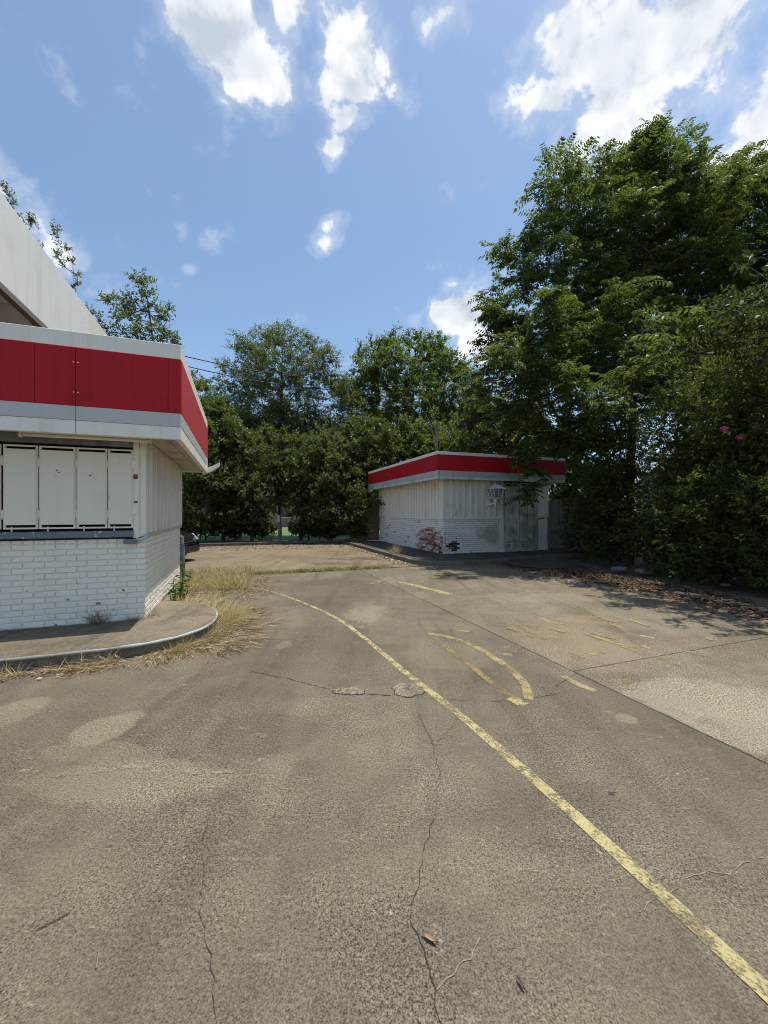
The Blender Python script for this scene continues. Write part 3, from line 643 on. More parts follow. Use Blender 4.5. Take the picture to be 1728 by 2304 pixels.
def pick_brick(x, y, z, i):
    rg = random.Random(i * 13 + 5); v = rg.random()
    if x < .05 and y > .04:                      # the long side: bare patch towards the near corner
        d = math.hypot((y - .80) / 1.25, (z - .38) / .52)
        if d < 1.05:
            if v < .62 * (1.08 - d): return M_hollow if (y < .55 and z < .5 and rg.random() < .5) else M_raw
            return M_half if v < .95 - .35 * d else M_brick2
        if v < .025: return M_half
    elif y < .05 and .10 < x < .62:              # a few bare ones round the corner
        d = math.hypot((x - .34) / .22, (z - .36) / .17)
        if d < 1 and v < .75: return M_raw if v < .35 else M_hollow
    return M_brick2
box('brick_core', .012, BW - .4, .012, BD, -.05, BZ + CO * nC2 - .002, M_mortar2, B2, 0)
lay_bricks(B2, [(brick_layout(2.10, BZ, nC2), lambda p: (p, .010), 0), (brick_layout(BD, BZ, nC2, shift=1), lambda p: (.010, p), R(-90)), (brick_layout(.42, BZ, nC2), lambda p: (3.74 + p, .010), 0)], M_brick2, choose=pick_brick)
ZL2 = BZ + CO * nC2
box('ledge_trim', -.03, 2.13, -.03, .02, ZL2, ZL2 + .06, M_white, B2, .005)
box('ledge_trim', -.032, .02, .021, BD, ZL2, ZL2 + .06, M_white, B2, .005)
box('siding_sheet', 0, 2.12, .0, .05, ZL2 + .06, 2.53, M_siding2, B2, 0)
box('siding_sheet', 0, .05, .051, BD, ZL2 + .06, 2.53, M_siding2, B2, 0)
for k in range(9):
    if k * .235 + .28 < 2.08: box('batten', .28 + k * .235, .325 + k * .235, -.040, .001, ZL2 + .07, 2.50, M_white, B2, .004)
for k in range(24):
    yy = .30 + k * .24
    if yy < BD - .1: box('batten', -.040, .001, yy, yy + .045, ZL2 + .07, 2.50, M_white, B2, .004)
box('corner_trim', -.024, .075, -.024, .05, ZL2 + .0605, 2.50, M_white, B2, .004)
box('corner_trim', -.024, .04, BD - .04, BD + .02, ZL2 + .0605, 2.50, M_white, B2, .004)
box('rear_wall', .05, BW, BD - .03, BD + .015, -.05, 2.53, M_siding, B2, 0)
box('side_wall', BW - .05, BW, .05, BD - .04, -.05, 2.53, M_siding, B2, 0)
ob = box('outlet_box', .37, .47, -.06, .0, 1.36, 1.50, M_white, B2, .008)
box('outlet_cover', .39, .45, -.075, -.06, 1.38, 1.46, M_grey, ob, .005)
# door bay
box('door_post', 2.13, 2.27, -.03, .06, BZ - .02, 2.50, M_white, B2, .005)
box('post_foot', 2.12, 2.30, -.05, .05, BZ - .02, BZ + .09, M_white, B2, .005)
box('door_recess', 2.27, 3.70, .10, .13, BZ - .02, 2.53, M_dark, B2, 0)
dx = [2.31, 2.66, 2.93, 3.27, 3.52, 3.69]
M_mould = paint('mouldy_shutter_paint', (.55, .53, .46), (.16, .17, .10), .7, .4, lo=.46, hi=.68)
for i in range(5):
    x0, x1 = dx[i] + .016, dx[i + 1] - .016
    sp = box('shutter_panel', x0 + .014, x1 - .014, -.01, .015, .46, 2.33, M_mould, B2, .004)
    boxes('panel_frame', [(x0, x0 + .03, -.018, .02, .20, 2.44), (x1 - .03, x1, -.018, .02, .20, 2.44), (x0 + .03, x1 - .03, -.018, .02, .20, .235), (x0 + .03, x1 - .03, -.018, .02, .36, .395), (x0 + .03, x1 - .03, -.018, .02, 2.405, 2.44)], M_mould, sp, .003)
box('threshold', 2.31, 3.50, -.02, .08, BZ - .01, .18, M_grey, B2, .004)
box('side_panel', 3.705, BW + .004, -.008, .05, ZL2 + .03, 2.53, M_white, B2, .004)
tube('pipe', [(3.98, -.07, BZ), (3.98, -.07, 1.42)], .022, M_white, B2)
tube('pipe_arm', [(3.80, -.07, 1.27), (4.08, -.07, 1.27)], .012, M_steel, B2)
box('pipe_box', 3.93, 4.03, -.11, -.01, 1.36, 1.46, M_white, B2, .006)
# fascia of the booth
o = .42; ro = .35; q0, q1 = 2.46, 3.30
FXr = BW + ro; FYr = BD + .40
for nm, a, b, mt, pr in [('lower_trim', q0, q0 + .088, M_fascia2, 0.0), ('grey_band', q0 + .090, q0 + .258, M_grey2, .004), ('red_panel', q0 + .260, q0 + .744, M_red, .006), ('top_trim', q0 + .746, q1, M_fascia, .010)]:
    fc = [-o, 1.9, 1.905, 3.4, 3.405, FXr] if nm == 'red_panel' else [-o, 2.2, 2.203, FXr]
    for k in range(0, len(fc), 2): box(nm, fc[k], fc[k + 1], -o - pr, -o + .05, a, b, mt, B2, .003)
    sc = [-o + .051, 1.7, 1.705, 3.9, 3.905, FYr] if nm == 'red_panel' else [-o + .051, 2.6, 2.603, FYr]
    for k in range(0, len(sc), 2): box(nm, -o - pr, -o + .05, sc[k], sc[k + 1], a, b, mt, B2, .003)
    box(nm, FXr - .05, FXr + pr, -o + .051, FYr, a, b, mt, B2, .003)
    box(nm, -o + .051, FXr - .051, FYr - .05, FYr, a, b, mt, B2, .003)
box('soffit', -o + .052, FXr - .052, -o + .052, FYr - .052, 2.53, 2.56, M_soffit, B2, 0)
box('roof_deck', -o + .052, FXr - .052, -o + .052, FYr - .052, 3.12, 3.18, M_roof, B2, 0)

# pad under the booth
pad = empty('booth_pad', (0, 0, 0)); tag(pad, kind='structure')
pe = [(-1.54, 7.5), (-1.54, 4), (-1.54, 1), (-1.54, -.4), (-1.50, -1.0), (-1.25, -1.45), (-.8, -1.72), (-.2, -1.82), (.8, -1.78), (1.7, -1.55), (2.6, -1.35), (3.4, -1.2), (5.2, -1.1)]
pp = spline([(a, b, 0) for a, b in pe], 4)
prism('pad_slab', [UV(C1, p.x, p.y) for p in pp] + [UV(C1, 5.2, 7.5)], -.05, BZ - .012, M_asphalt, pad)
kv = [UV(C1, p.x, p.y) for p in pp]; kin = []
for i, p in enumerate(kv):
    d = (kv[min(i + 1, len(kv) - 1)] - kv[max(i - 1, 0)]).normalized(); kin.append(p + Vector((-d.y, d.x, 0)) * .10)
prism('pad_kerb', [p - (q - p) * .02 for p, q in zip(kv, kin)] + kin[::-1], -.05, BZ, M_kerb, pad, bev=.012)
# flat round apron stone by the door
bm = bmesh.new(); cc = G(1228, 1271)
ring = [bm.verts.new((cc.x + math.cos(k / 32 * 2 * math.pi) * .98, cc.y + math.sin(k / 32 * 2 * math.pi) * .85, .0)) for k in range(32)]
r2 = [bm.verts.new((cc.x + math.cos(k / 32 * 2 * math.pi) * .93, cc.y + math.sin(k / 32 * 2 * math.pi) * .80, .045 + .01 * math.sin(k))) for k in range(32)]
for k in range(32): bm.faces.new((ring[k], ring[(k + 1) % 32], r2[(k + 1) % 32], r2[k]))
bm.faces.new(r2)
bm_obj('round_apron', bm, M_asphalt, kind='structure')

# wall lantern
LX, LY = 1.77, -.27
lan = empty('wall_lantern', UV(C1, LX, LY, 1.70), ANG, label='large white carriage lantern on the booth wall beside the shuttered door', cat='lantern')
def frustum(name, r0, r1, z0, z1, mat, par, n=4, rot=R(45), cap=True):
    V = [(r0 * math.cos(rot + 2 * math.pi * k / n), r0 * math.sin(rot + 2 * math.pi * k / n), z0) for k in range(n)] + [(r1 * math.cos(rot + 2 * math.pi * k / n), r1 * math.sin(rot + 2 * math.pi * k / n), z1) for k in range(n)]
    Fc = [(k, (k + 1) % n, n + (k + 1) % n, n + k) for k in range(n)] + ([tuple(range(n - 1, -1, -1)), tuple(range(n, 2 * n))] if cap else [])
    return mesh_obj(name, V, Fc, mat, par)
cap = frustum('cap', .325, .11, .52, .64, M_lantern, lan)
frustum('cap_rim', .335, .325, .495, .52, M_lantern, lan)
frustum('finial', .06, .05, .64, .70, M_lantern, cap)
frustum('glass_pane_box', .165, .27, .215, .495, M_lampglass, lan)
for k in range(4):
    th = R(45) + k * math.pi / 2
    tube('frame_bar', [(.172 * math.cos(th), .172 * math.sin(th), .205), (.282 * math.cos(th), .282 * math.sin(th), .50)], .013, M_lantern, lan, 6)
for k in range(4):
    th = k * math.pi / 2; r0, r1 = .172 * .7071, .282 * .7071
    tube('frame_bar', [((r0 + .004) * math.cos(th), (r0 + .004) * math.sin(th), .205), ((r1 + .004) * math.cos(th), (r1 + .004) * math.sin(th), .50)], .010, M_lantern, lan, 6)
frustum('frame_base', .185, .185, .19, .215, M_lantern, lan)
tube('socket', [(0, 0, .04), (0, 0, .10), (0, 0, .19)], [.05, .062, .062], M_lantern, lan, 12)
tube('drop_finial', [(0, 0, -.08), (0, 0, .04)], [.018, .03], M_lantern, lan, 10)
br = tube('bracket', [(0, 0, .05), (-.03, .08, .02), (-.10, .17, .0), (-.14, .25, .0)], [.035, .03, .03, .04], M_lantern, lan, 10)
box('wall_plate', -.22, -.04, .245, .262, -.09, .10, M_lantern, br, .005)

# ------------------------------------------------------------------ dark car nosing out behind the left building
car = empty('parked_car', (-5.66, 11.55, 0), R(-4), label='black car with only its nose showing behind the white building', cat='car')
# local: +x forward, front bumper at x=0
secs = [(-4.35, .62, .45, .80), (-4.25, .78, .32, .95), (-3.9, .86, .24, 1.02), (-3.0, .89, .20, 1.0), (-2.0, .89, .20, .98), (-1.3, .89, .20, .97), (-.75, .87, .22, .92), (-.35, .82, .24, .84), (-.12, .74, .26, .74), (0.0, .60, .30, .62)]
V, Fc = [], []
for (x, hw, zb, zt) in secs:
    zm = (zb + zt) / 2
    prof = [(-hw * .86, zb), (-hw, zb + .12), (-hw, zm + .08), (-hw * .94, zt - .06), (-hw * .78, zt), (0, zt + .03), (hw * .78, zt), (hw * .94, zt - .06), (hw, zm + .08), (hw, zb + .12), (hw * .86, zb)]
    V += [(x, y_, z_) for y_, z_ in prof]
n = 11
for i in range(len(secs) - 1):
    for k in range(n): Fc.append((i * n + k, i * n + (k + 1) % n, (i + 1) * n + (k + 1) % n, (i + 1) * n + k))
Fc.append(tuple(range(n))); Fc.append(tuple(range((len(secs) - 1) * n, len(secs) * n))[::-1])
cb = mesh_obj('body', V, Fc, M_carpaint, car, True)
cs = [(-3.95, .70, .98, 1.0), (-3.3, .72, .98, 1.40), (-2.2, .74, .98, 1.46), (-1.75, .74, .98, 1.42), (-1.0, .76, .95, .98)]
V, Fc = [], []
for (x, hw, zb, zt) in cs: V += [(x, -hw, zb), (x, -hw * (.82 if zt > 1.1 else 1), zt), (x, hw * (.82 if zt > 1.1 else 1), zt), (x, hw, zb)]
for i in range(4):
    for k in range(3): Fc.append((i * 4 + k, i * 4 + k + 1, i * 4 + 5 + k, i * 4 + 4 + k))
mesh_obj('cabin_glass', V, Fc, M_glass, car)
boxes('roof', [(-3.35, -1.8, -.60, .60, 1.43, 1.475)], M_carpaint, car, .02)
for sx in (-.82, -3.45):
    for sy in (-.80, .80):
        wv, wf = tube_data([(sx, sy - .10, .32), (sx, sy + .10, .32)], .32, 24); ty = mesh_obj('wheel', wv, wf, M_rubber, car, True)
        rv, rf = tube_data([(sx, sy - .11, .32), (sx, sy + .11, .32)], .20, 20); mesh_obj('rim', rv, rf, M_steel, ty, True)
for sy in (-1, 1):
    V = [(-.40, sy * .815, .70), (-.10, sy * .70, .62), (-.03, sy * .50, .62), (-.10, sy * .52, .72), (-.34, sy * .78, .79)]
    V2 = [(x + .03, y_ + sy * .02, z_ + .012) for x, y_, z_ in V]
    mesh_obj('headlight', V + V2, [(5, 6, 7, 8, 9), (0, 1, 6, 5), (1, 2, 7, 6), (2, 3, 8, 7), (3, 4, 9, 8), (4, 0, 5, 9)], M_lens, car)
    boxes('fog_lamp', [(-.06, .012, sy * .50 - .08, sy * .50 + .08, .36, .44)], M_chrome, car, .02)
boxes('grille', [(-.06, .018, -.42, .42, .50, .58)], M_glass, car, .01)
boxes('grille_bar', [(-.02, .030, -.44, .44, .575, .60)], M_chrome, car, .006)
boxes('bumper', [(-.20, .045, -.60, .60, .26, .48)], M_carpaint, car, .05)
for sy in (-1, 1): boxes('mirror', [(-1.30, -1.14, sy * .98 - .09, sy * .98 + .09, .98, 1.10)], M_carpaint, car, .03)

# ------------------------------------------------------------------ foliage generator
rng = np.random.default_rng(11)
def unit(v): return v / np.maximum(np.linalg.norm(v, axis=-1, keepdims=True), 1e-9)
def kites(base, d, nrm, L, Wd):
    d = unit(d); s = unit(np.cross(d, nrm)); n2 = np.cross(s, d); L = L[:, None]; Wd = Wd[:, None]
    m = base + d * L * .45 + n2 * Wd * .18
    return np.stack([base, m + s * Wd * .5, base + d * L - n2 * L * .12, m - s * Wd * .5], 1)
def spray_pecan(rg):
    out = []
    for k in range(6):
        az = rg.uniform(-2.4, 2.4); el = rg.uniform(-.1, .6)
        d = np.array([math.cos(az) * math.cos(el) + .35, math.sin(az) * math.cos(el), math.sin(el)]); d /= np.linalg.norm(d)
        b = np.array([rg.uniform(-.30, .05), rg.uniform(-.06, .06), rg.uniform(-.05, .05)]); L = rg.uniform(.28, .42)
        side = np.cross(d, [0, 0, 1]); side /= np.linalg.norm(side)
        for s in np.linspace(.25, 1, 5):
            p = b + d * L * s + np.array([0, 0, -.28 * L * s * s]); tg = d + np.array([0, 0, -.56 * s])
            for sg in ((-1, 1) if s < .99 else (-.6, 0, .6)):
                out.append((p, tg * .6 + side * sg * .9 + np.array([0, 0, -.25]), rg.uniform(.10, .16), rg.uniform(.040, .056)))
    b, d, L, Wd = (np.array(x) for x in zip(*out))
    return kites(b, d, np.array([0, 0, 1.]) + rg.normal(0, .35, b.shape), L, Wd)
def spray_small(rg, n=42, L0=.05, L1=.085, ratio=.42, ext=.32, rosette=False):
    out = []
    for k in range(4):
        az = rg.uniform(-1.5, 1.5); el = rg.uniform(-.3, .9); d = np.array([math.cos(az) * math.cos(el), math.sin(az) * math.cos(el), math.sin(el)])
        Lt = rg.uniform(.5, 1) * ext; m = n // 4
        for i in range(m):
            s = (i + .5) / m; s = s ** .5 if rosette else s
            p = d * Lt * s + np.array([-.08, 0, 0]); r = rg.normal(0, 1, 3); r -= d * r.dot(d) * .8
            out.append((p, d * (.9 if rosette else .5) + r / np.linalg.norm(r) * .9 + np.array([0, 0, -.1]), rg.uniform(L0, L1), 0))
    b, d, L, _ = (np.array(x) for x in zip(*out))
    return kites(b, d, np.array([0, 0, 1.]) + rg.normal(0, .5, b.shape), L, L * ratio)
TPL = {'pecan': [spray_pecan(rng) for _ in range(8)],
       'oak': [spray_small(rng, 44, .06, .10, .42, .42) for _ in range(8)],
       'elm': [spray_small(rng, 44, .08, .13, .48, .45) for _ in range(8)],
       'shrub': [spray_small(rng, 40, .06, .105, .36, .34, True) for _ in range(8)],
       'big': [spray_small(rng, 36, .09, .14, .5, .42) for _ in range(8)]}
def place_sprays(tips, dirs, kind, scale, rg):
    T = TPL[kind]; out = []; tint = []
    which = rg.integers(0, len(T), len(tips))
    for k, tp in enumerate(T):
        idx = np.where(which == k)[0]
        if not len(idx): continue
        d = dirs[idx]; yaw = np.arctan2(d[:, 1], d[:, 0]) + rg.normal(0, .5, len(idx)); pit = np.clip(np.arcsin(np.clip(d[:, 2], -1, 1)) * .6, -.7, .9) + rg.normal(0, .2, len(idx))
        cy, sy, cp, sp = np.cos(yaw), np.sin(yaw), np.cos(pit), np.sin(pit); z = np.zeros_like(cy); o1 = np.ones_like(cy)
        Rz = np.stack([np.stack([cy, -sy, z], -1), np.stack([sy, cy, z], -1), np.stack([z, z, o1], -1)], 1)
        Ry = np.stack([np.stack([cp, z, -sp], -1), np.stack([z, o1, z], -1), np.stack([sp, z, cp], -1)], 1)
        M = (Rz @ Ry) * (scale * rg.uniform(.8, 1.25, len(idx)))[:, None, None]
        v = np.einsum('nij,qvj->nqvi', M, tp) + tips[idx][:, None, None, :]
        out.append(v.reshape(-1, 4, 3))
        base = rg.beta(2, 2.6, len(idx))
        tint.append(np.clip(base[:, None] + rg.normal(0, .14, (len(idx), tp.shape[0])), 0, 1).ravel())
    return np.concatenate(out), np.concatenate(tint)
def grow(tips, trunk, rg, up=.25):
    """greedy skeleton: each tip joins the nearest useful node of what has grown so far"""
    P = [np.array(p, float) for p in trunk]; par = [-1] + list(range(len(trunk) - 1)); ntr = len(trunk)
    root = P[0]; top = P[-1]
    key = np.min(np.linalg.norm(tips[:, None, :] - np.array(P)[None], axis=2), axis=1); order = np.argsort(key + rg.uniform(0, .6, len(tips)))
    cap = len(tips) * 10 + 50; A = np.zeros((cap, 3)); A[:ntr] = P; N = ntr; par = par + [0] * (cap - ntr); dep = np.zeros(cap)
    for i in range(1, ntr): dep[i] = dep[i - 1] + np.linalg.norm(A[i] - A[i - 1])
    tipdir = np.zeros_like(tips); tipnode = np.zeros(len(tips), int)
    for ti in order:
        T = tips[ti]; dv = T - A[:N]; d = np.linalg.norm(dv, axis=1)
        cost = d + .10 * dep[:N] + np.maximum(0, A[:N, 2] - T[2]) * .7
        j = int(np.argmin(cost)); dd = d[j]; k = int(max(1, min(6, round(dd / .45))))
        pdv = A[j] - A[par[j]] if par[j] >= 0 else np.array([0, 0, 1.]); pl = np.linalg.norm(pdv); pdv = pdv / pl if pl > 1e-6 else np.array([0, 0, 1.])
        ctrl = A[j] + (pdv + np.array([0, 0, up])) * dd * .35; prev = j
        for s in range(1, k + 1):
            t_ = s / k; p = (1 - t_) ** 2 * A[j] + 2 * t_ * (1 - t_) * ctrl + t_ * t_ * T
            if s < k: p = p + rg.normal(0, .035, 3)
            if N >= cap - 1: break
            A[N] = p; par[N] = prev; dep[N] = dep[prev] + np.linalg.norm(p - A[prev]); prev = N; N += 1
        dr = T - A[par[prev]]; tipdir[ti] = dr / max(np.linalg.norm(dr), 1e-6); tipnode[ti] = prev
    w8 = np.zeros(N)
    for nd in tipnode: w8[nd] += 1
    for i in range(N - 1, 0, -1): w8[par[i]] += w8[i]
    return A[:N], par[:N], w8, tipdir
def limbs(name, A, par, w8, r_tip, r_base, mat, parent):
    wmax = w8[0]; ex = math.log(r_base / r_tip) / math.log(max(wmax, 2)); rad = r_tip * np.maximum(w8, 1) ** ex
    V, Fc = [], []
    for i in range(1, len(A)):
        a, b = A[par[i]], A[i]; d = b - a; l = np.linalg.norm(d)
        if l < 1e-5: continue
        d = d / l; u = np.cross(d, [0, 0, 1.] if abs(d[2]) < .9 else [1., 0, 0]); u /= np.linalg.norm(u); v = np.cross(d, u)
        big = rad[i] > .03; n = 9 if big else 4; r0 = min(rad[par[i]], rad[i] * 1.35); r1 = rad[i]; n0 = len(V)
        for c, r in ((a - d * r0 * .3, r0), (b, r1)):
            for k in range(n): th = 2 * math.pi * k / n; V.append(c + (u * math.cos(th) + v * math.sin(th)) * r)
        for k in range(n): Fc.append((n0 + k, n0 + (k + 1) % n, n0 + n + (k + 1) % n, n0 + n + k))
    return mesh_obj(name, V, Fc, mat, parent, True)
def tips_in(clumps, density, rg, flat=.85, shell=.35):
    pts = []
    for (c, r) in clumps:
        n = max(3, int(density * r ** 2.3)); d = unit(rg.normal(0, 1, (n, 3))); q = rg.uniform(shell ** 3, 1, n) ** (1 / 3)
        q = q * (1 + .18 * rg.normal(0, 1, n)); v = d * q[:, None] * r; v[:, 2] *= flat; pts.append(np.array(c)[None] + v)
    return np.concatenate(pts)
def tree(name, label, cat, base, trunk, clumps, kind, mat, density, scale=1.0, r_base=.2, r_tip=.006, seed=1, group=None, bark=None, zmin=.15, flat=.85, up=.25, multi=0):
    rg = np.random.default_rng(seed); base = Vector(base)
    root = empty(name, base, 0, label=label, cat=cat, group=group)
    tips = tips_in(clumps, density, rg, flat); tips = tips[tips[:, 2] > zmin]
    b = np.array(base); A, par, w8, td = grow(tips - b, [np.array(p) - b for p in trunk], rg, up)
    limbs('trunk', A, par, w8, r_tip, r_base, bark or M_bark, root)
    V, tint = place_sprays(tips - b, td, kind, scale, rg)
    quads_obj('crown', V, tint, mat, root, kind='stuff')
    return root
def pxc(lst, dY=0.0, seed=3):
    rg = random.Random(seed); out = []
    for (px, py, Y, r) in lst:
        Yj = Y + rg.uniform(-1, 1) * dY; out.append((tuple(AT(px, py, Yj)), r / F * Yj))
    return out
def line3(*pts, n=5): return [tuple(p) for p in spline([Vector(p) for p in pts], n)]

# the tall pecan over the booth
pc = [(1462, 296, 13, 36), (1452, 355, 13, 60), (1515, 385, 13.4, 55), (1390, 400, 13, 55), (1305, 385, 12.5, 52), (1250, 390, 12.4, 42), (1215, 428, 12.2, 30), (1640, 425, 14, 75), (1725, 395, 14, 75), (1590, 460, 13.4, 85),
      (1480, 470, 12.6, 90), (1372, 488, 12.5, 80), (1275, 488, 12, 55), (1225, 512, 12, 45), (1180, 545, 11.8, 34), (1245, 575, 12, 52), (1128, 558, 11.5, 32), (1152, 605, 11.5, 36), (1200, 632, 11.7, 50), (1330, 600, 12.5, 88),
      (1460, 600, 13.4, 92), (1590, 590, 14, 90), (1710, 580, 14, 95), (1108, 675, 11.5, 30), (1132, 722, 11.5, 46), (1205, 735, 12, 66), (1310, 730, 12.5, 82), (1430, 730, 13, 90), (1555, 735, 14, 86), (1690, 740, 14, 92),
      (1105, 800, 11.6, 44), (1180, 830, 12, 70), (1290, 850, 12.4, 88), (1410, 860, 13, 90), (1540, 860, 13.2, 88), (1650, 850, 13.4, 85), (1075, 875, 12, 46), (1150, 930, 11.4, 50), (1250, 955, 11.6, 70), (1350, 970, 12, 85),
      (1200, 1015, 11.1, 40), (1196, 1085, 11.4, 14), (1192, 1108, 11.4, 14), (1176, 1122, 11.4, 9), (1204, 1055, 11.4, 14), (1800, 520, 14, 110), (1810, 720, 14, 110), (1440, 420, 15, 90), (1560, 520, 15.5, 100), (1400, 650, 15, 110), (1620, 660, 15.5, 110), (1320, 790, 14.5, 100), (1500, 800, 15.5, 110),
      (1130, 700, 10.2, 44), (1190, 780, 10.3, 55), (1260, 700, 10.5, 60), (1340, 780, 10.3, 60), (1400, 690, 10, 60), (1460, 800, 9.6, 60), (1160, 900, 10.6, 40), (1240, 860, 10.2, 50), (1127, 784, 9.9, 40), (1200, 820, 9.6, 46), (1300, 860, 9.2, 50), (1420, 840, 8.6, 52), (1550, 760, 7.6, 54), (1370, 900, 8.9, 44)]
tree('pecan_tree', 'tall broad pecan tree towering over the booth and hedge', 'tree', (8.2, 13.3, -.05), line3((8.2, 13.3, -.05), (8.15, 13.25, 2.2), (8.2, 13.2, 4.5), (8.3, 13.2, 7.5), (8.5, 13.1, 9.5)),
     pxc(pc, .8), 'pecan', M_lf_pecan, 56, .97, .13, .005, 21, flat=.82)

# hedge along the right edge
hd = [(7.45, 6.5, 4.3, 1.25), (7.35, 8.1, 4.9, 1.3), (7.15, 9.7, 4.6, 1.25), (6.95, 11.3, 3.9, 1.15), (7.05, 12.9, 3.4, 1.05), (9.3, 8.2, 5.6, 1.4), (9.0, 10.9, 5.2, 1.4)]
hl = ['dark dense evergreen shrub at the right edge of the picture', 'evergreen shrub with pink flowers beside it near the right edge', 'dark evergreen shrub in the middle of the right hedge', 'evergreen shrub leaning over the leaf litter right of the booth', 'shadowed shrub at the booth end of the right hedge',
      'tall shrub rising behind the right end of the hedge', 'tall shrub behind the middle of the right hedge']
for i, (x, y_, hh, rr) in enumerate(hd):
    rg = random.Random(40 + i); cl = []
    z = .55
    while z < hh:
        k = 3 if z < hh - 1 else 2
        for q in range(k):
            th = rg.uniform(0, 6.28); f_ = (1.0 if z < hh * .6 else .7); cl.append(((x + math.cos(th) * rr * .45 * f_, y_ + math.sin(th) * rr * .55 * f_, z + rg.uniform(-.2, .2)), rr * rg.uniform(.55, .8) * f_))
        z += .75
    tree('hedge_shrub', hl[i], 'shrub', (x, y_, -.03), line3((x, y_, -.03), (x + .05, y_, 1.0), (x, y_ + .1, hh * .75)), cl, 'shrub', M_lf_shrub, 100, 1.08, .09, .004, 60 + i, 'shrubs of the right hedge', zmin=.05)
# crape myrtle with blossoms
cm = [(1640, 930, 8.3, 60), (1700, 960, 8.1, 60), (1600, 960, 8.2, 40), (1650, 1000, 8.1, 40), (1720, 860, 8.4, 70), (1660, 800, 8.8, 60), (1730, 1050, 7.9, 50), (1640, 1090, 7.8, 40), (1560, 1080, 8.0, 30)]
cmt = tree('flowering_shrub', 'crape myrtle with three pink blossoms in the right hedge', 'shrub', (7.6, 8.1, -.03), line3((7.6, 8.1, -.03), (7.5, 8.0, 1.2), (7.6, 8.0, 3.0), (7.7, 8.2, 4.2)), pxc(cm, .2), 'elm', M_lf_elm, 110, .68, .06, .004, 90)
for (px, py, r) in ((1668, 982, .075), (1702, 960, .085), (1631, 967, .05)):
    c = AT(px, py, 7.45) - Vector((7.6, 8.1, -.03)); n_ = 70
    b = unit(rng.normal(0, 1, (n_, 3))) * r * rng.uniform(.3, 1, (n_, 1)) * np.array([1.2, .9, .9]) + np.array(c)
    quads_obj('blossom', kites(b, rng.normal(0, 1, (n_, 3)), rng.normal(0, 1, (n_, 3)), np.full(n_, .045), np.full(n_, .035)), rng.uniform(0, 1, n_), M_flower, cmt)

# trees behind the lot
ta = [(640, 755, 24, 34), (600, 775, 24, 34), (548, 770, 24, 22), (560, 800, 24, 38), (690, 785, 24, 36), (735, 805, 24, 32), (620, 830, 24, 66), (540, 855, 24, 44), (700, 850, 24, 58), (755, 872, 24, 32), (590, 915, 24, 70), (680, 930, 24, 72), (520, 925, 23.5, 40), (640, 1000, 24, 72), (560, 1000, 23.5, 56), (720, 1010, 24, 60), (480, 960, 22.5, 44), (620, 960, 22.5, 60), (540, 950, 22.5, 50), (700, 970, 22.5, 56), (780, 960, 22.5, 50), (760, 1010, 22.5, 56), (496, 890, 23, 32), (468, 905, 22, 26), (782, 905, 23, 36), (768, 862, 23.6, 26), (505, 820, 23.8, 18), (450, 945, 22, 30)]
tree('oak_tree', 'sparse grey green oak with ragged top crossed by the wires', 'tree', AT(630, 1207, 24.5).xy.to_3d() + Vector((0, 0, -.03)), line3(AT(630, 1207, 24.5), AT(628, 1060, 24.4), AT(632, 920, 24.2), AT(636, 770, 24)), pxc(ta, 1.2), 'oak', M_lf_oak, 66, 1.3, .09, .006, 31, 'trees behind the lot')
tb = [(852, 785, 25, 28), (880, 768, 25, 24), (930, 775, 25, 28), (975, 775, 25, 28), (818, 800, 25, 22), (832, 838, 25, 40), (900, 830, 25, 56), (968, 822, 25, 52), (1020, 830, 25, 40), (790, 890, 25, 36), (850, 905, 24.5, 66), (940, 910, 24.5, 70), (1020, 910, 24.5, 62), (1060, 850, 25, 30), (830, 985, 24, 66), (920, 990, 24, 66), (1010, 985, 24, 62), (1075, 940, 24, 50)]
tree('elm_tree', 'bright green leafy tree rising behind the booth roof', 'tree', AT(925, 1207, 25).xy.to_3d() + Vector((0, 0, -.03)), line3(AT(925, 1207, 25), AT(922, 1060, 25), AT(928, 920, 25), AT(935, 790, 25)), pxc(tb, 1.2), 'elm', M_lf_elm, 58, 1.3, .11, .006, 33, 'trees behind the lot')
# lower trees and shrubs of the back row
back = [([(425, 950, 18, 40), (440, 1010, 18, 48), (420, 1070, 18, 42), (455, 1075, 18.4, 36), (430, 1130, 18, 36), (415, 900, 18.5, 26)], 436, 18.6, 'dark bushy tree just beyond the fascia corner', 'elm'),
        ([(500, 980, 19.5, 46), (480, 1030, 19.5, 40), (520, 1050, 19.5, 44), (490, 1095, 19.5, 40), (525, 1130, 19.8, 30), (480, 1150, 19.6, 26), (510, 960, 20, 34)], 502, 19.8, 'round dark bush in the back row next to the bushy tree', 'elm'),
        ([(560, 1010, 19.5, 46), (590, 1050, 19.2, 48), (555, 1090, 19.4, 42), (600, 1110, 19.4, 40), (570, 1150, 19.6, 28), (545, 1160, 19.7, 22)], 566, 19.8, 'back row bush left of the pale post', 'elm'),
        ([(650, 1050, 19.3, 46), (680, 1085, 18.9, 38), (640, 1105, 19.4, 38), (690, 1040, 19.6, 44), (690, 1130, 19.4, 28), (655, 1125, 19.0, 16)], 676, 20.0, 'light leafed bush reaching over the pale post', 'elm'),
        ([(740, 1030, 19.4, 50), (730, 1090, 19.2, 48), (770, 1075, 19.4, 46), (720, 1150, 19.3, 40), (765, 1140, 19.3, 42), (700, 1180, 19.4, 22), (740, 1190, 19.4, 26)], 738, 19.7, 'dense dark bush touching the ground right of the post', 'elm'),
        ([(810, 1010, 19.8, 50), (800, 1070, 19.4, 46), (835, 1060, 19.8, 40), (810, 1130, 19.4, 36), (780, 1185, 19.0, 18), (850, 1000, 20.2, 44)], 812, 19.9, 'dark bush behind the far corner of the booth', 'elm')]
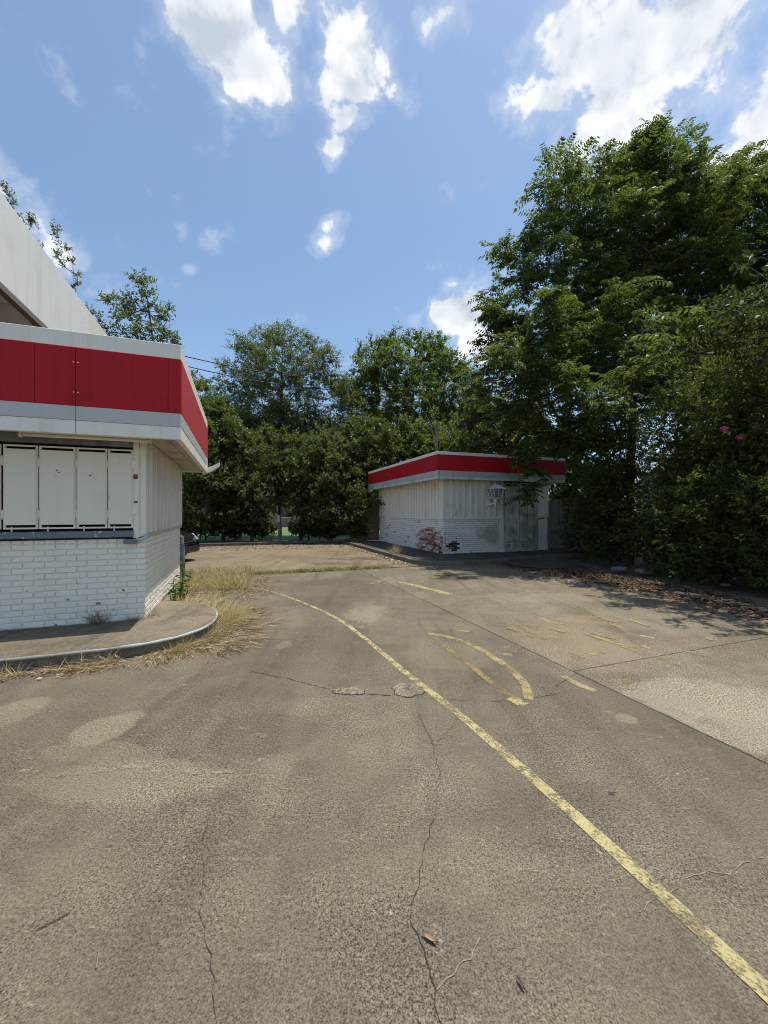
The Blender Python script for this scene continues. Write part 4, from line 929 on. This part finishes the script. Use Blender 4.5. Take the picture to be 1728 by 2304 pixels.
for i, (cl, px, Y, lab, kd) in enumerate(back):
    if i != 3: cl = cl + [(px - 18, 1168, Y - .3, 24), (px + 16, 1176, Y - .2, 22), (px + 2, 1190, Y - .2, 18)] + ([(px - 34, 1185, Y, 18), (px + 34, 1180, Y, 18)] if i in (0, 1, 4, 5) else [])
    rb_ = random.Random(300 + i); tp_ = min(c[1] for c in cl); cl = cl + [(px + rb_.uniform(-40, 40), tp_ - rb_.uniform(15, 50), Y + rb_.uniform(-.4, .8), rb_.uniform(14, 26)) for _ in range(4)]
    if i == 5: cl = cl + [(790, 1120, 18.6, 34), (825, 1140, 18.6, 30), (795, 1170, 18.5, 24)]
    bp = AT(px, 1210, Y); bp.z = -.03
    tree('back_bush', lab, 'bush', bp, line3(bp, AT(px + 4, 1150, Y), AT(px - 2, 1060, Y)), pxc(cl, .5, i), kd, M_lf_shrub if i % 2 else M_lf_oak, 78, 1.25, .09, .006, 100 + i, 'bushes of the back row', zmin=.3)
# tree behind the left building
td_ = [(312, 628, 12, 24), (322, 672, 12, 28), (285, 690, 12, 32), (352, 705, 12, 22), (258, 680, 12, 24), (228, 665, 12.3, 20), (300, 740, 12, 42), (378, 755, 12, 22), (215, 720, 12.3, 28), (350, 745, 12, 28), (400, 768, 12, 12),
       (440, 868, 12.6, 18), (462, 898, 12.7, 16), (432, 845, 12.5, 10), (445, 930, 12.6, 20), (330, 800, 12.3, 50), (250, 790, 12.5, 50), (330, 640, 12, 14), (375, 715, 12, 12), (382, 690, 12, 8)]
tree('backyard_tree', 'leafy tree poking up behind the white building roof', 'tree', (-6.6, 12.6, -.05), line3((-6.6, 12.6, -.05), (-6.7, 12.5, 2.5), (-6.9, 12.3, 5.0), (-7.1, 12.1, 7.5)), pxc(td_, .5), 'big', M_lf_oak, 120, .66, .05, .004, 51, up=.5)
sp_ = [(128, 520, 12.5, 8), (130, 540, 12.5, 9), (133, 565, 12.5, 10), (136, 590, 12.5, 10), (154, 565, 12.5, 8), (160, 590, 12.5, 10), (168, 615, 12.5, 10), (172, 640, 12.5, 10), (140, 640, 12.5, 18), (150, 700, 12.5, 26), (170, 760, 12.5, 30)]
tree('sapling', 'slender upright shoots rising over the tall white fascia', 'tree', (-10.0, 12.5, -.05), line3((-10.0, 12.5, -.05), (-9.9, 12.5, 4.0), (-9.95, 12.5, 7.0), AT(142, 650, 12.5)), pxc(sp_, .1, 4), 'big', M_lf_oak, 300, .5, .022, .003, 53, up=.8)
sp_ = [(10, 425, 12.5, 11), (22, 440, 12.5, 9), (30, 452, 12.5, 7), (68, 494, 12.5, 6), (72, 500, 12.5, 6), (5, 470, 12.5, 20), (40, 510, 12.5, 25), (60, 560, 12.5, 30)]
tree('sapling', 'leaf tips peeping over the top left end of the white fascia', 'tree', (-11.6, 12.5, -.05), line3((-11.6, 12.5, -.05), (-11.6, 12.5, 4.0), (-11.7, 12.5, 7.0), (-11.6, 12.5, 9.5)), pxc(sp_, .1, 4), 'big', M_lf_oak, 300, .5, .022, .003, 54, up=.8)
tl = [(405, 1000, 15, 50), (415, 1080, 15, 40), (380, 1050, 15, 60)]
# nearer tree overhanging the right edge, whose shade dapples the lot
nt = [((5.4, 5.7, 4.3), .62), ((5.9, 6.3, 4.6), .7), ((6.3, 5.4, 4.4), .75), ((6.9, 6.3, 4.9), .8), ((5.9, 7.2, 4.5), .75), ((6.8, 7.6, 5.0), .8), ((7.5, 6.6, 5.1), .9), ((7.6, 5.2, 4.6), .9), ((5.6, 8.1, 4.8), .6), ((6.6, 8.8, 5.1), .75), ((8.0, 7.9, 5.5), .9), ((5.2, 6.6, 4.2), .4), ((5.0, 5.4, 4.2), .35)]
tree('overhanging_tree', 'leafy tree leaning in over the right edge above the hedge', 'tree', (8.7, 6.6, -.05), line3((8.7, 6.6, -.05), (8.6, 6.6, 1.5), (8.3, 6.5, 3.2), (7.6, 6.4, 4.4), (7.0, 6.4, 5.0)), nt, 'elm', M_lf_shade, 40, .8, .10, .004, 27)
# low bushes closing most of the gap under the back row
for i, (px, py, Y, r, lab) in enumerate([(408, 1175, 19.0, 26, 'low bush behind the nose of the black car'), (462, 1178, 20.3, 25, 'low bush at the foot of the dark bushy tree'), (528, 1182, 20.4, 24, 'low bush between the two round back bushes'), (588, 1186, 20.5, 20, 'small low bush behind the concrete stub'), (694, 1180, 20.2, 24, 'low bush just right of the meter post lawn gap'), (745, 1182, 20.2, 24, 'low bush under the dense dark bush'), (795, 1184, 18.7, 20, 'low bush against the plank fence left of the booth')]):
    bp = AT(px, 1210, Y); bp.z = -.03
    tree('low_bush', lab, 'bush', bp, line3(bp, bp + Vector((.03, 0, .3)), bp + Vector((0, 0, .6))), pxc([(px, py, Y, r), (px - r * 1.1, py + 10, Y, r * .9), (px + r * 1.0, py + 8, Y, r * .9), (px, py + 16, Y - .2, r * .8)], .2, i), 'elm', M_lf_shrub, 170, .95, .04, .004, 170 + i, 'low bushes under the back row', zmin=.05)
# second, higher row of greenery closing the view behind the lot
row2 = [([(400, 960, 22, 60), (430, 1040, 22, 60), (400, 1110, 22, 55), (470, 1110, 22, 46)], 425, 'far leafy tree filling the gap beside the fascia corner'),
        ([(500, 1010, 23, 60), (560, 1060, 23, 58), (520, 1110, 23, 46), (600, 1000, 23, 60)], 540, 'far leafy tree behind the round dark bush'),
        ([(660, 1060, 23, 60), (720, 1080, 23, 60), (690, 1140, 22, 40), (640, 1130, 23, 36), (780, 1040, 23, 60)], 710, 'far leafy tree behind the meter post'),
        ([(790, 1110, 21.5, 50), (830, 1150, 21, 46), (850, 1080, 22, 56), (800, 1180, 21, 26)], 815, 'far leafy tree behind the weathered plank fence'),
        ([(900, 1040, 22.5, 60), (970, 1030, 22.5, 60), (1040, 1010, 22.5, 62), (940, 1000, 23, 60)], 960, 'far leafy tree directly behind the booth roof'),
        ([(1100, 980, 20, 70), (1160, 1010, 20, 70), (1090, 920, 20, 60), (1230, 1000, 20, 70), (1180, 940, 20, 60)], 1150, 'far leafy tree behind the right end of the booth roof'),
        ([(1260, 1080, 17, 60), (1300, 1000, 17, 70), (1290, 1150, 17, 60), (1340, 1090, 17, 60), (1240, 1020, 17.5, 50)], 1290, 'bushy tree over the dark plank fence')]
for i, (cl, px, lab) in enumerate(row2):
    Y = cl[0][2] + .4; bp = AT(px, 1207, Y); bp.z = -.03
    tree('screen_tree', lab, 'tree', bp, line3(bp, AT(px + 4, 1130, Y), AT(px - 2, 1020, Y)), pxc(cl, .5, i), 'elm', M_lf_oak if i % 2 else M_lf_elm, 46, 1.5, .10, .007, 140 + i, 'screen trees behind the lot', zmin=.35)
# bare dead twigs above the booth
rgd = random.Random(5); db = empty('dead_branch', AT(985, 1010, 19.2), 0, label='bare pale dead twigs sticking up behind the booth roof', cat='branch')
V, Fc = [], []
bpos = Vector(AT(985, 1010, 19.2))
for (px, py) in ((940, 905), (960, 895), (975, 915), (950, 940), (1000, 930), (1030, 945), (1050, 960)):
    e = AT(px, py, 19.2 + rgd.uniform(-.4, .4)) - bpos
    m_ = e * .5 + Vector((rgd.uniform(-.3, .3), 0, rgd.uniform(-.3, .1)))
    v, f = tube_data(spline([Vector((0, 0, -.6)), m_, e], 5), [.025 - .0018 * k for k in range(11)], 5); n0 = len(V); V += v; Fc += [tuple(n0 + q for q in ff) for ff in f]
mesh_obj('twigs', V, Fc, M_barkpale, db, True)

# ------------------------------------------------------------------ far things seen through the leaves
def house(name, label, x0, x1, y0, y1, hw, hr, mat, trim):
    h = empty(name, ((x0 + x1) / 2, (y0 + y1) / 2, -.05), 0, label=label, cat='house')
    a, b = (x1 - x0) / 2, (y1 - y0) / 2
    box('wall', -a, a, -b, b, 0, hw, mat, h, 0)
    V = [(-a - .4, -b - .5, hw), (a + .4, -b - .5, hw), (a + .4, b + .5, hw), (-a - .4, b + .5, hw), (-a - .4, 0, hw + hr), (a + .4, 0, hw + hr)]
    mesh_obj('roof', V, [(0, 1, 5, 4), (2, 3, 4, 5), (0, 4, 3), (1, 2, 5), (0, 3, 2, 1)], M_roof, h)
    for k in range(4):
        xx = -a + (k + .5) * 2 * a / 4
        if k == 2:
            d_ = box('door', xx - .5, xx + .5, -b - .05, -b + .02, .15, 2.2, trim, h, .01); tube('handle', [(xx + .35, -b - .08, 1.1), (xx + .42, -b - .08, 1.1)], .02, M_chrome, d_)
        else:
            wn = box('window', xx - .6, xx + .6, -b - .03, -b + .02, .9, 2.2, trim, h, .01); box('pane', xx - .52, xx + .52, -b - .04, -b - .031, .98, 2.12, M_glass, wn, 0)
    return h
house('brick_house', 'pinkish brick house glimpsed through the back bushes', -23, -8, 40, 49, 3.0, 2.4, M_housebrick, M_white)
house('beige_house', 'beige house glimpsed through gaps in the right hedge', 19, 33, 21, 30, 3.2, 2.2, M_beige, M_white)
pst = empty('meter_post', AT(630, 1214, 19.4).xy.to_3d(), 0, label='pale wooden meter post standing among the back bushes', cat='post')
box('post', -.085, .015, -.05, .05, -.05, 1.15, M_woodpale, pst, .008); box('post', .03, .09, -.03, .03, -.05, .95, M_woodpale, pst, .006); box('meter_box', -.13, .03, -.12, -.05, .95, 1.30, M_grey, pst, .01)
mb = AT(604, 1214, 19.5); box('concrete_stub', mb.x - .16, mb.x + .16, mb.y - .14, mb.y + .14, -.05, .27, M_stone, None, .03, label='squat pale concrete stub left of the meter post', cat='stub')
def fence(name, label, p0, p1, hgt, mat, seed):
    rg = random.Random(seed); p0 = Vector(p0); p1 = Vector(p1); d = p1 - p0; L = d.length
    f = empty(name, p0, math.atan2(d.y, d.x), label=label, cat='fence'); x = 0
    while x < L:
        w_ = .135; hh = hgt + rg.uniform(-.05, .04)
        pl = box('plank', x, x + w_, rg.uniform(-.004, .004), .022, -.03, hh, mat, f, .003); x += w_ + rg.uniform(.006, .014)
    for z in (.4, hgt - .35): box('rail', 0, L, .026, .07, z, z + .09, mat, f, .004)
fence('weathered_plank_fence', 'weathered plank fence half hidden left of the booth', (-1.65, 19.2, 0), (-.25, 19.0, 0), 1.75, M_wood, 1)
fence('dark_plank_fence', 'dark plank fence in the shade right of the booth', (5.75, 14.9, 0), (8.6, 15.6, 0), 1.9, M_wood, 2)

# overhead wires
for lab, a, b in (('upper black cable crossing before the oak tree', (418, 802), (800, 856)), ('lower black cable crossing before the oak tree', (425, 825), (790, 878))):
    A_, B_ = AT(a[0], a[1], 18.0), AT(b[0], b[1], 25.0); d = B_ - A_
    pts = [A_ + d * t_ + Vector((0, 0, -.25 * 4 * .25 * (1 - (2 * (t_ - .5)) ** 2))) for t_ in np.linspace(-.9, 2.3, 40)]
    o_ = Vector(pts[0]); tube('power_cable', pts, .022, M_wire, None, 6, label=lab, cat='cable')

# ------------------------------------------------------------------ grasses, litter and small things
def blades(pts, dirs, L, Wd, curl=.5):
    """one tapering bent blade = two quads"""
    n = len(pts); up = unit(dirs); s = unit(np.cross(up, rng.normal(0, 1, (n, 3)))); L = L[:, None]; Wd = Wd[:, None]
    bend = rng.normal(0, 1, (n, 3)) * .35 * curl; bend[:, 2] = -np.abs(rng.normal(0, .5, n)) * curl
    m = pts + up * L * .55 + bend * L * .12; e = pts + up * L + bend * L * .45
    q1 = np.stack([pts - s * Wd * .5, pts + s * Wd * .5, m + s * Wd * .42, m - s * Wd * .42], 1)
    q2 = np.stack([m - s * Wd * .42, m + s * Wd * .42, e + s * Wd * .06, e - s * Wd * .06], 1)
    for q in (q1, q2): q[:, :, 2] = np.maximum(q[:, :, 2], .004)
    return np.stack([q1, q2], 1).reshape(-1, 4, 3)
def tuft(c, n, rad, L, lean=(0, 0, 0), spread=.6, wd=.006, curl=.7):
    p = np.array(c)[None] + np.stack([rng.normal(0, rad, n), rng.normal(0, rad, n), np.zeros(n)], 1)
    d = rng.normal(0, spread, (n, 3)); d[:, 2] = np.abs(rng.normal(1, .25, n)); d += np.array(lean)[None]
    return blades(p, d, L * rng.uniform(.45, 1.15, n), np.full(n, wd) * rng.uniform(.6, 1.3, n), curl)
def stuff_grass(name, label, parts, mat, lo=0, hi=1, cat='grass'):
    V = np.concatenate(parts); t_ = np.repeat(rng.uniform(lo, hi, len(V) // 2), 2); return quads_obj(name, V, t_, mat, None, label=label, cat=cat, kind='stuff')
def along(pts, n): P = spline([Vector(p) for p in pts], 12); return [P[int(k)] for k in np.linspace(0, len(P) - 1, n)]

# tall hay round the curved kerb end
parts = []; st_parts = []
kcurve = [UV(C0, p.x * 1.0, p.y) for p in ep if p.x > -.35]
cen = UV(C0, .2, 0)
for k in range(60):
    p = kcurve[int(rng.integers(0, len(kcurve)))]; o_ = (p - cen); o_.z = 0; o_.normalize(); p2 = p + o_ * rng.uniform(.02, .20); ang = toUV(C0, p)
    if ang[1] < -.6 and ang[0] < .35: continue
    ln = .36 if ang[1] > -.25 and ang[0] > .3 else (.27 if ang[1] > -.45 else .18)
    parts.append(tuft((p2.x, p2.y, 0), 36, .05, ln, (o_.x * .9, o_.y * .9, -.25), .45, .005))
for k in range(230):
    p = kcurve[int(rng.integers(0, len(kcurve)))]; o_ = (p - cen); o_.z = 0; o_.normalize(); ang = toUV(C0, p)
    if ang[0] < .25 and ang[1] < 0: continue
    wdt = .62 if ang[1] > -.75 else .3
    p2 = p + o_ * (rng.uniform(0, 1) ** 1.2 * wdt)
    st_parts.append(tuft((p2.x, p2.y, .01), 34, .06, .22, (o_.x * 2.2, o_.y * 2.2, -.85), .7, .005, .9))
# along the straight kerb
for k in range(150):
    a = rng.uniform(-2.6, .0); p = UV(C0, a, -1.13 - abs(rng.normal(0, .07))); dens_ = .5 + .5 * math.sin(a * 4.2 + 1.2)
    if rng.uniform() > .35 + .65 * dens_: continue
    st_parts.append(tuft((p.x, p.y, .008), 22, .05, .16 + .06 * dens_, (.5 * UY, -1.0, -.55), .8, .0045, .9))
    if rng.uniform() < .25: parts.append(tuft((p.x, p.y, 0), 9, .03, .2, (0, -.1, 0), .5, .004))
# hay beyond the walkway, beside the wall, up to the joint
for k in range(230):
    a = rng.uniform(.05, 1.75); b = rng.uniform(1.1, 3.9) ; p = UV(C0, a, b)
    if rng.uniform() > (1.25 - abs(b - 2.9) * .45 - max(0, a - .9) * .7): continue
    tall = .34 if b > 2.3 and a < 1.3 else .14
    (parts if tall > .2 else st_parts).append(tuft((p.x, p.y, 0), 30, .07, tall, (.15, -.1, 0) if tall > .2 else (.5, -.6, -.6), .6 if tall > .2 else .9, .006, .9))
stuff_grass('dry_grass', 'tall dry straw coloured grass around the walkway end', parts, M_hay, .25, 1)
stuff_grass('matted_straw', 'flattened dead straw along the walkway kerb', st_parts, M_straw)
# the joint across the lot, half green
gp_, hp_ = [], []
for k in range(420):
    a = rng.uniform(-5.2, .8); p = UV(J, a, 6.89 + rng.normal(0, .06)); grn = rng.uniform() < .55
    (gp_ if grn else hp_).append(tuft((p.x, p.y, 0), 16, .05, rng.uniform(.06, .16), (0, 0, 0), .6, .007))
for k in range(60):
    a = rng.uniform(-5.3, -2.6); p = UV(J, a, 6.9 + rng.normal(0, .2)); hp_.append(tuft((p.x, p.y, 0), 18, .06, .36, (0, 0, 0), .35, .006))
stuff_grass('joint_grass', 'short green grass growing in the slab joint', gp_, M_green)
stuff_grass('joint_straw', 'dry grass stems growing in the slab joint', hp_, M_hay, .2, 1)
# single tufts and weeds
def tuft_thing(name, label, c, n, rad, L, mat, spread=.55, wd=.006, grp=None, lo=0, hi=1):
    c = Vector(c); V = tuft((0, 0, 0), n, rad, L, (0, 0, .1), spread, wd); t_ = np.repeat(rng.uniform(lo, hi, len(V) // 2), 2)
    o_ = quads_obj(name, V, t_, mat, None, label=label, cat='grass tuft', group=grp); o_.location = c; return o_
tuft_thing('grass_tuft', 'dead brown grass tuft growing against the white brick front', UV(C0, tf(218, -.06), -.07, ZB), 130, .05, .26, M_straw, .75, .004, lo=0, hi=.5)
tuft_thing('grass_tuft', 'low dead tuft at the brick corner of the building', UV(C0, -.10, -.06, ZB), 80, .05, .13, M_straw, 1.1, .004, lo=0, hi=.35)
tuft_thing('grass_tuft', 'small straw tuft at the foot of the sunlit side wall', UV(C0, .06, .12, ZB), 60, .06, .14, M_straw, 1.2, .004, lo=.1, hi=.6)
tuft_thing('grass_tuft', 'yellow grass tuft on the left kerb of the booth pad', G(893, 1248, .05), 260, .10, .42, M_hay, .4, .008, lo=.4)
tuft_thing('grass_tuft', 'green weedy tuft on the front kerb of the booth pad', G(1062, 1262, .05), 160, .12, .26, M_green, .5, .009)
tuft_thing('grass_tuft', 'grass tuft at the back corner of the booth pad', G(800, 1225), 320, .14, .38, M_green, .5, .010, lo=.3)
tuft_thing('grass_tuft', 'dim grass tuft beside the pale concrete stub', G(590, 1222), 160, .18, .3, M_green, .5, .010, lo=0, hi=.5)
V = []
wp = UV(C0, .12, 1.35)
wd_ = empty('green_weed', wp, 0, label='green leafy weed growing at the side wall of the building', cat='weed')
for k in range(7):
    bx_, by_ = rng.normal(0, .07), rng.normal(0, .10); hh = rng.uniform(.25, .55) if k else .68
    tube('stem', [(bx_, by_, 0), (bx_ * 1.3, by_ * 1.2, hh * .5), (bx_ * 1.5, by_ * 1.3, hh)], [.005, .004, .002], M_lf_weed, wd_, 5)
    m_ = int(hh * 75); s_ = rng.uniform(.12, 1, m_); b = np.stack([bx_ * (1 + .5 * s_), by_ * (1 + .3 * s_), s_ * hh], 1); V.append(kites(b, rng.normal(0, 1, (m_, 3)) * np.array([1, 1, .3]) + [0, 0, .2], np.array([0, 0, 1.]) + rng.normal(0, .4, (m_, 3)), rng.uniform(.05, .10, m_), rng.uniform(.025, .045, m_)))
V = np.concatenate(V); quads_obj('foliage', V, rng.uniform(0, 1, len(V)), M_lf_weed, wd_, kind='stuff')

def litter(name, label, pts, mat, L=.06, z=.006, lo=0, hi=1):
    pts = np.array(pts); n = len(pts); b = np.concatenate([pts, z + np.abs(rng.normal(0, .012, (n, 1)))], 1); d = rng.normal(0, 1, (n, 3)) * np.array([1, 1, .15])
    nn = np.array([0, 0, 1.]) + rng.normal(0, .35, (n, 3)); V = kites(b, d, nn, L * rng.uniform(.5, 1.3, n), L * .42 * rng.uniform(.6, 1.3, n)); V[:, :, 2] = np.maximum(V[:, :, 2], .003)
    return quads_obj(name, V, rng.uniform(lo, hi, n), mat, None, label=label, cat='leaf litter', kind='stuff')
P_ = []
hl_ = [(1130, 1268), (1230, 1285), (1330, 1302), (1450, 1322), (1580, 1348), (1728, 1385)]
for k in range(6000):
    s_ = rng.uniform(0, 5); i_ = min(4, int(s_)); a_ = Vector(G(*hl_[i_])).lerp(G(*hl_[i_ + 1]), s_ - i_)
    o_ = rng.normal(.25, .5); P_.append((a_.x + o_ * .45 + rng.normal(0, .1), a_.y + o_ * .9 + rng.normal(0, .1)))
P_ = [p for p in P_ if toUV(C1, p)[1] < -1.85 or toUV(C1, p)[0] > 1.2]
P_ = [p for p in P_ if not (toUV(C1, p)[0] < 5.2 and toUV(C1, p)[1] > -1.05)]
litter('leaf_litter', 'reddish brown fallen leaves along the foot of the hedge', P_, M_litter, .075)
P_ = [(rng.uniform(-10.5, -.4), 17.6 + .0 * k + abs(rng.normal(0, .5))) for k in range(4200)]
P_ = [(x, y_ + (x + 5) * .36) for x, y_ in P_]
litter('back_leaf_litter', 'brown leaf litter lying before the back bushes', P_, M_litter, .09)
P_ = [tuple(UV(J, rng.uniform(-5, 1.5), 13.2 + abs(rng.normal(0, .8))).xy) for k in range(900)] + [tuple(UV(C1, -1.62 - abs(rng.normal(0, .18)), rng.uniform(-1.2, 5.5)).xy) for k in range(700)]
litter('pale_leaf_litter', 'pale dry leaves scattered before the back bushes and booth pad', P_, M_litterpale, .08, lo=.3)
P_ = [tuple(UV(C1, -1.0 + rng.normal(0, .6), -1.95 - abs(rng.normal(0, .22))).xy) for k in range(500)] + [tuple(UV(C0, rng.uniform(-2.4, .4), -1.2 - abs(rng.normal(0, .08))).xy) for k in range(90)]
litter('straw_litter', 'dry scraps lying along the kerbs', P_, M_litterpale, .05, lo=.2, hi=.8)
P_ = [tuple(UV(J, rng.uniform(-3, 5), rng.uniform(-3, 6.5)).xy) for k in range(260)]
litter('ground_specks', 'tiny leaf scraps scattered over the lot', P_, M_litterpale, .018, .003)

def curled_leaf(label, c, rz, L, mat):
    V = []; n = 8
    for i in range(n + 1):
        s_ = i / n; w_ = math.sin(math.pi * min(1, s_ * .96 + .03)) * L * .13
        for k, q in enumerate((-1, -.5, 0, .5, 1)): V.append(((s_ - .5) * L, q * w_, .004 + L * .10 * (q * q) + L * .10 * (2 * s_ - 1) ** 2))
    Fc = [(i * 5 + k, i * 5 + 5 + k, i * 5 + 6 + k, i * 5 + 1 + k) for i in range(n) for k in range(4)]
    o_ = mesh_obj('fallen_leaf', V, Fc, mat, None, True, label=label, cat='leaf'); o_.location = (c.x, c.y, .003); o_.rotation_euler = (0, 0, rz); return o_
M_leafbrown = plain('brown_leaf', (.32, .22, .13), .7, vary=.2, scale=25); M_leafdark = plain('dark_leaf', (.08, .05, .035), .8)
curled_leaf('curled brown leaf lying beside the long dark crack', G(968, 2118), R(-35), .062, M_leafbrown)
curled_leaf('tiny dark leaf on the bare concrete below the yellow line', G(1172, 2220), R(-70), .04, M_leafdark)
curled_leaf('tiny dark leaf right of the yellow line', G(1377, 1788), R(-10), .035, M_leafdark)
def twig(label, pts, r, mat): tube('fallen_twig', spline([G(*p, .006) for p in pts], 4), r, mat, None, 5, label=label, cat='twig')
twig('thin dark twig on the concrete at the left', [(85, 2090), (125, 2070), (158, 2052)], .0022, M_leafdark)
twig('short pale straw stalk near the bottom left', [(216, 2178), (220, 2155), (222, 2135)], .0022, M_stone)
twig('pale straw stalk below the dry grass', [(443, 1518), (452, 1505), (470, 1488)], .003, M_hay if False else M_stone)
# stones by the hedge kerb
for lab, (px, py), s_ in (('pale stone on the kerb under the right hedge', (1632, 1318), .10), ('pale stone lying at the right edge below the hedge', (1722, 1318), .09), ('flat pale stone in the leaf litter before the hedge', (1395, 1284), .2), ('long pale stone beside the flat stone before the hedge', (1450, 1290), .2)):
    c = G(px, py); bm = bmesh.new(); bmesh.ops.create_icosphere(bm, subdivisions=2, radius=1)
    for v in bm.verts: v.co = Vector((v.co.x * s_ * (1 + .25 * math.sin(v.co.y * 5 + px)), v.co.y * s_ * .7, v.co.z * s_ * .38 + s_ * .2))
    o_ = bm_obj('pale_stone', bm, M_stone, None, True, label=lab, cat='stone'); o_.location = (c.x, c.y, 0)
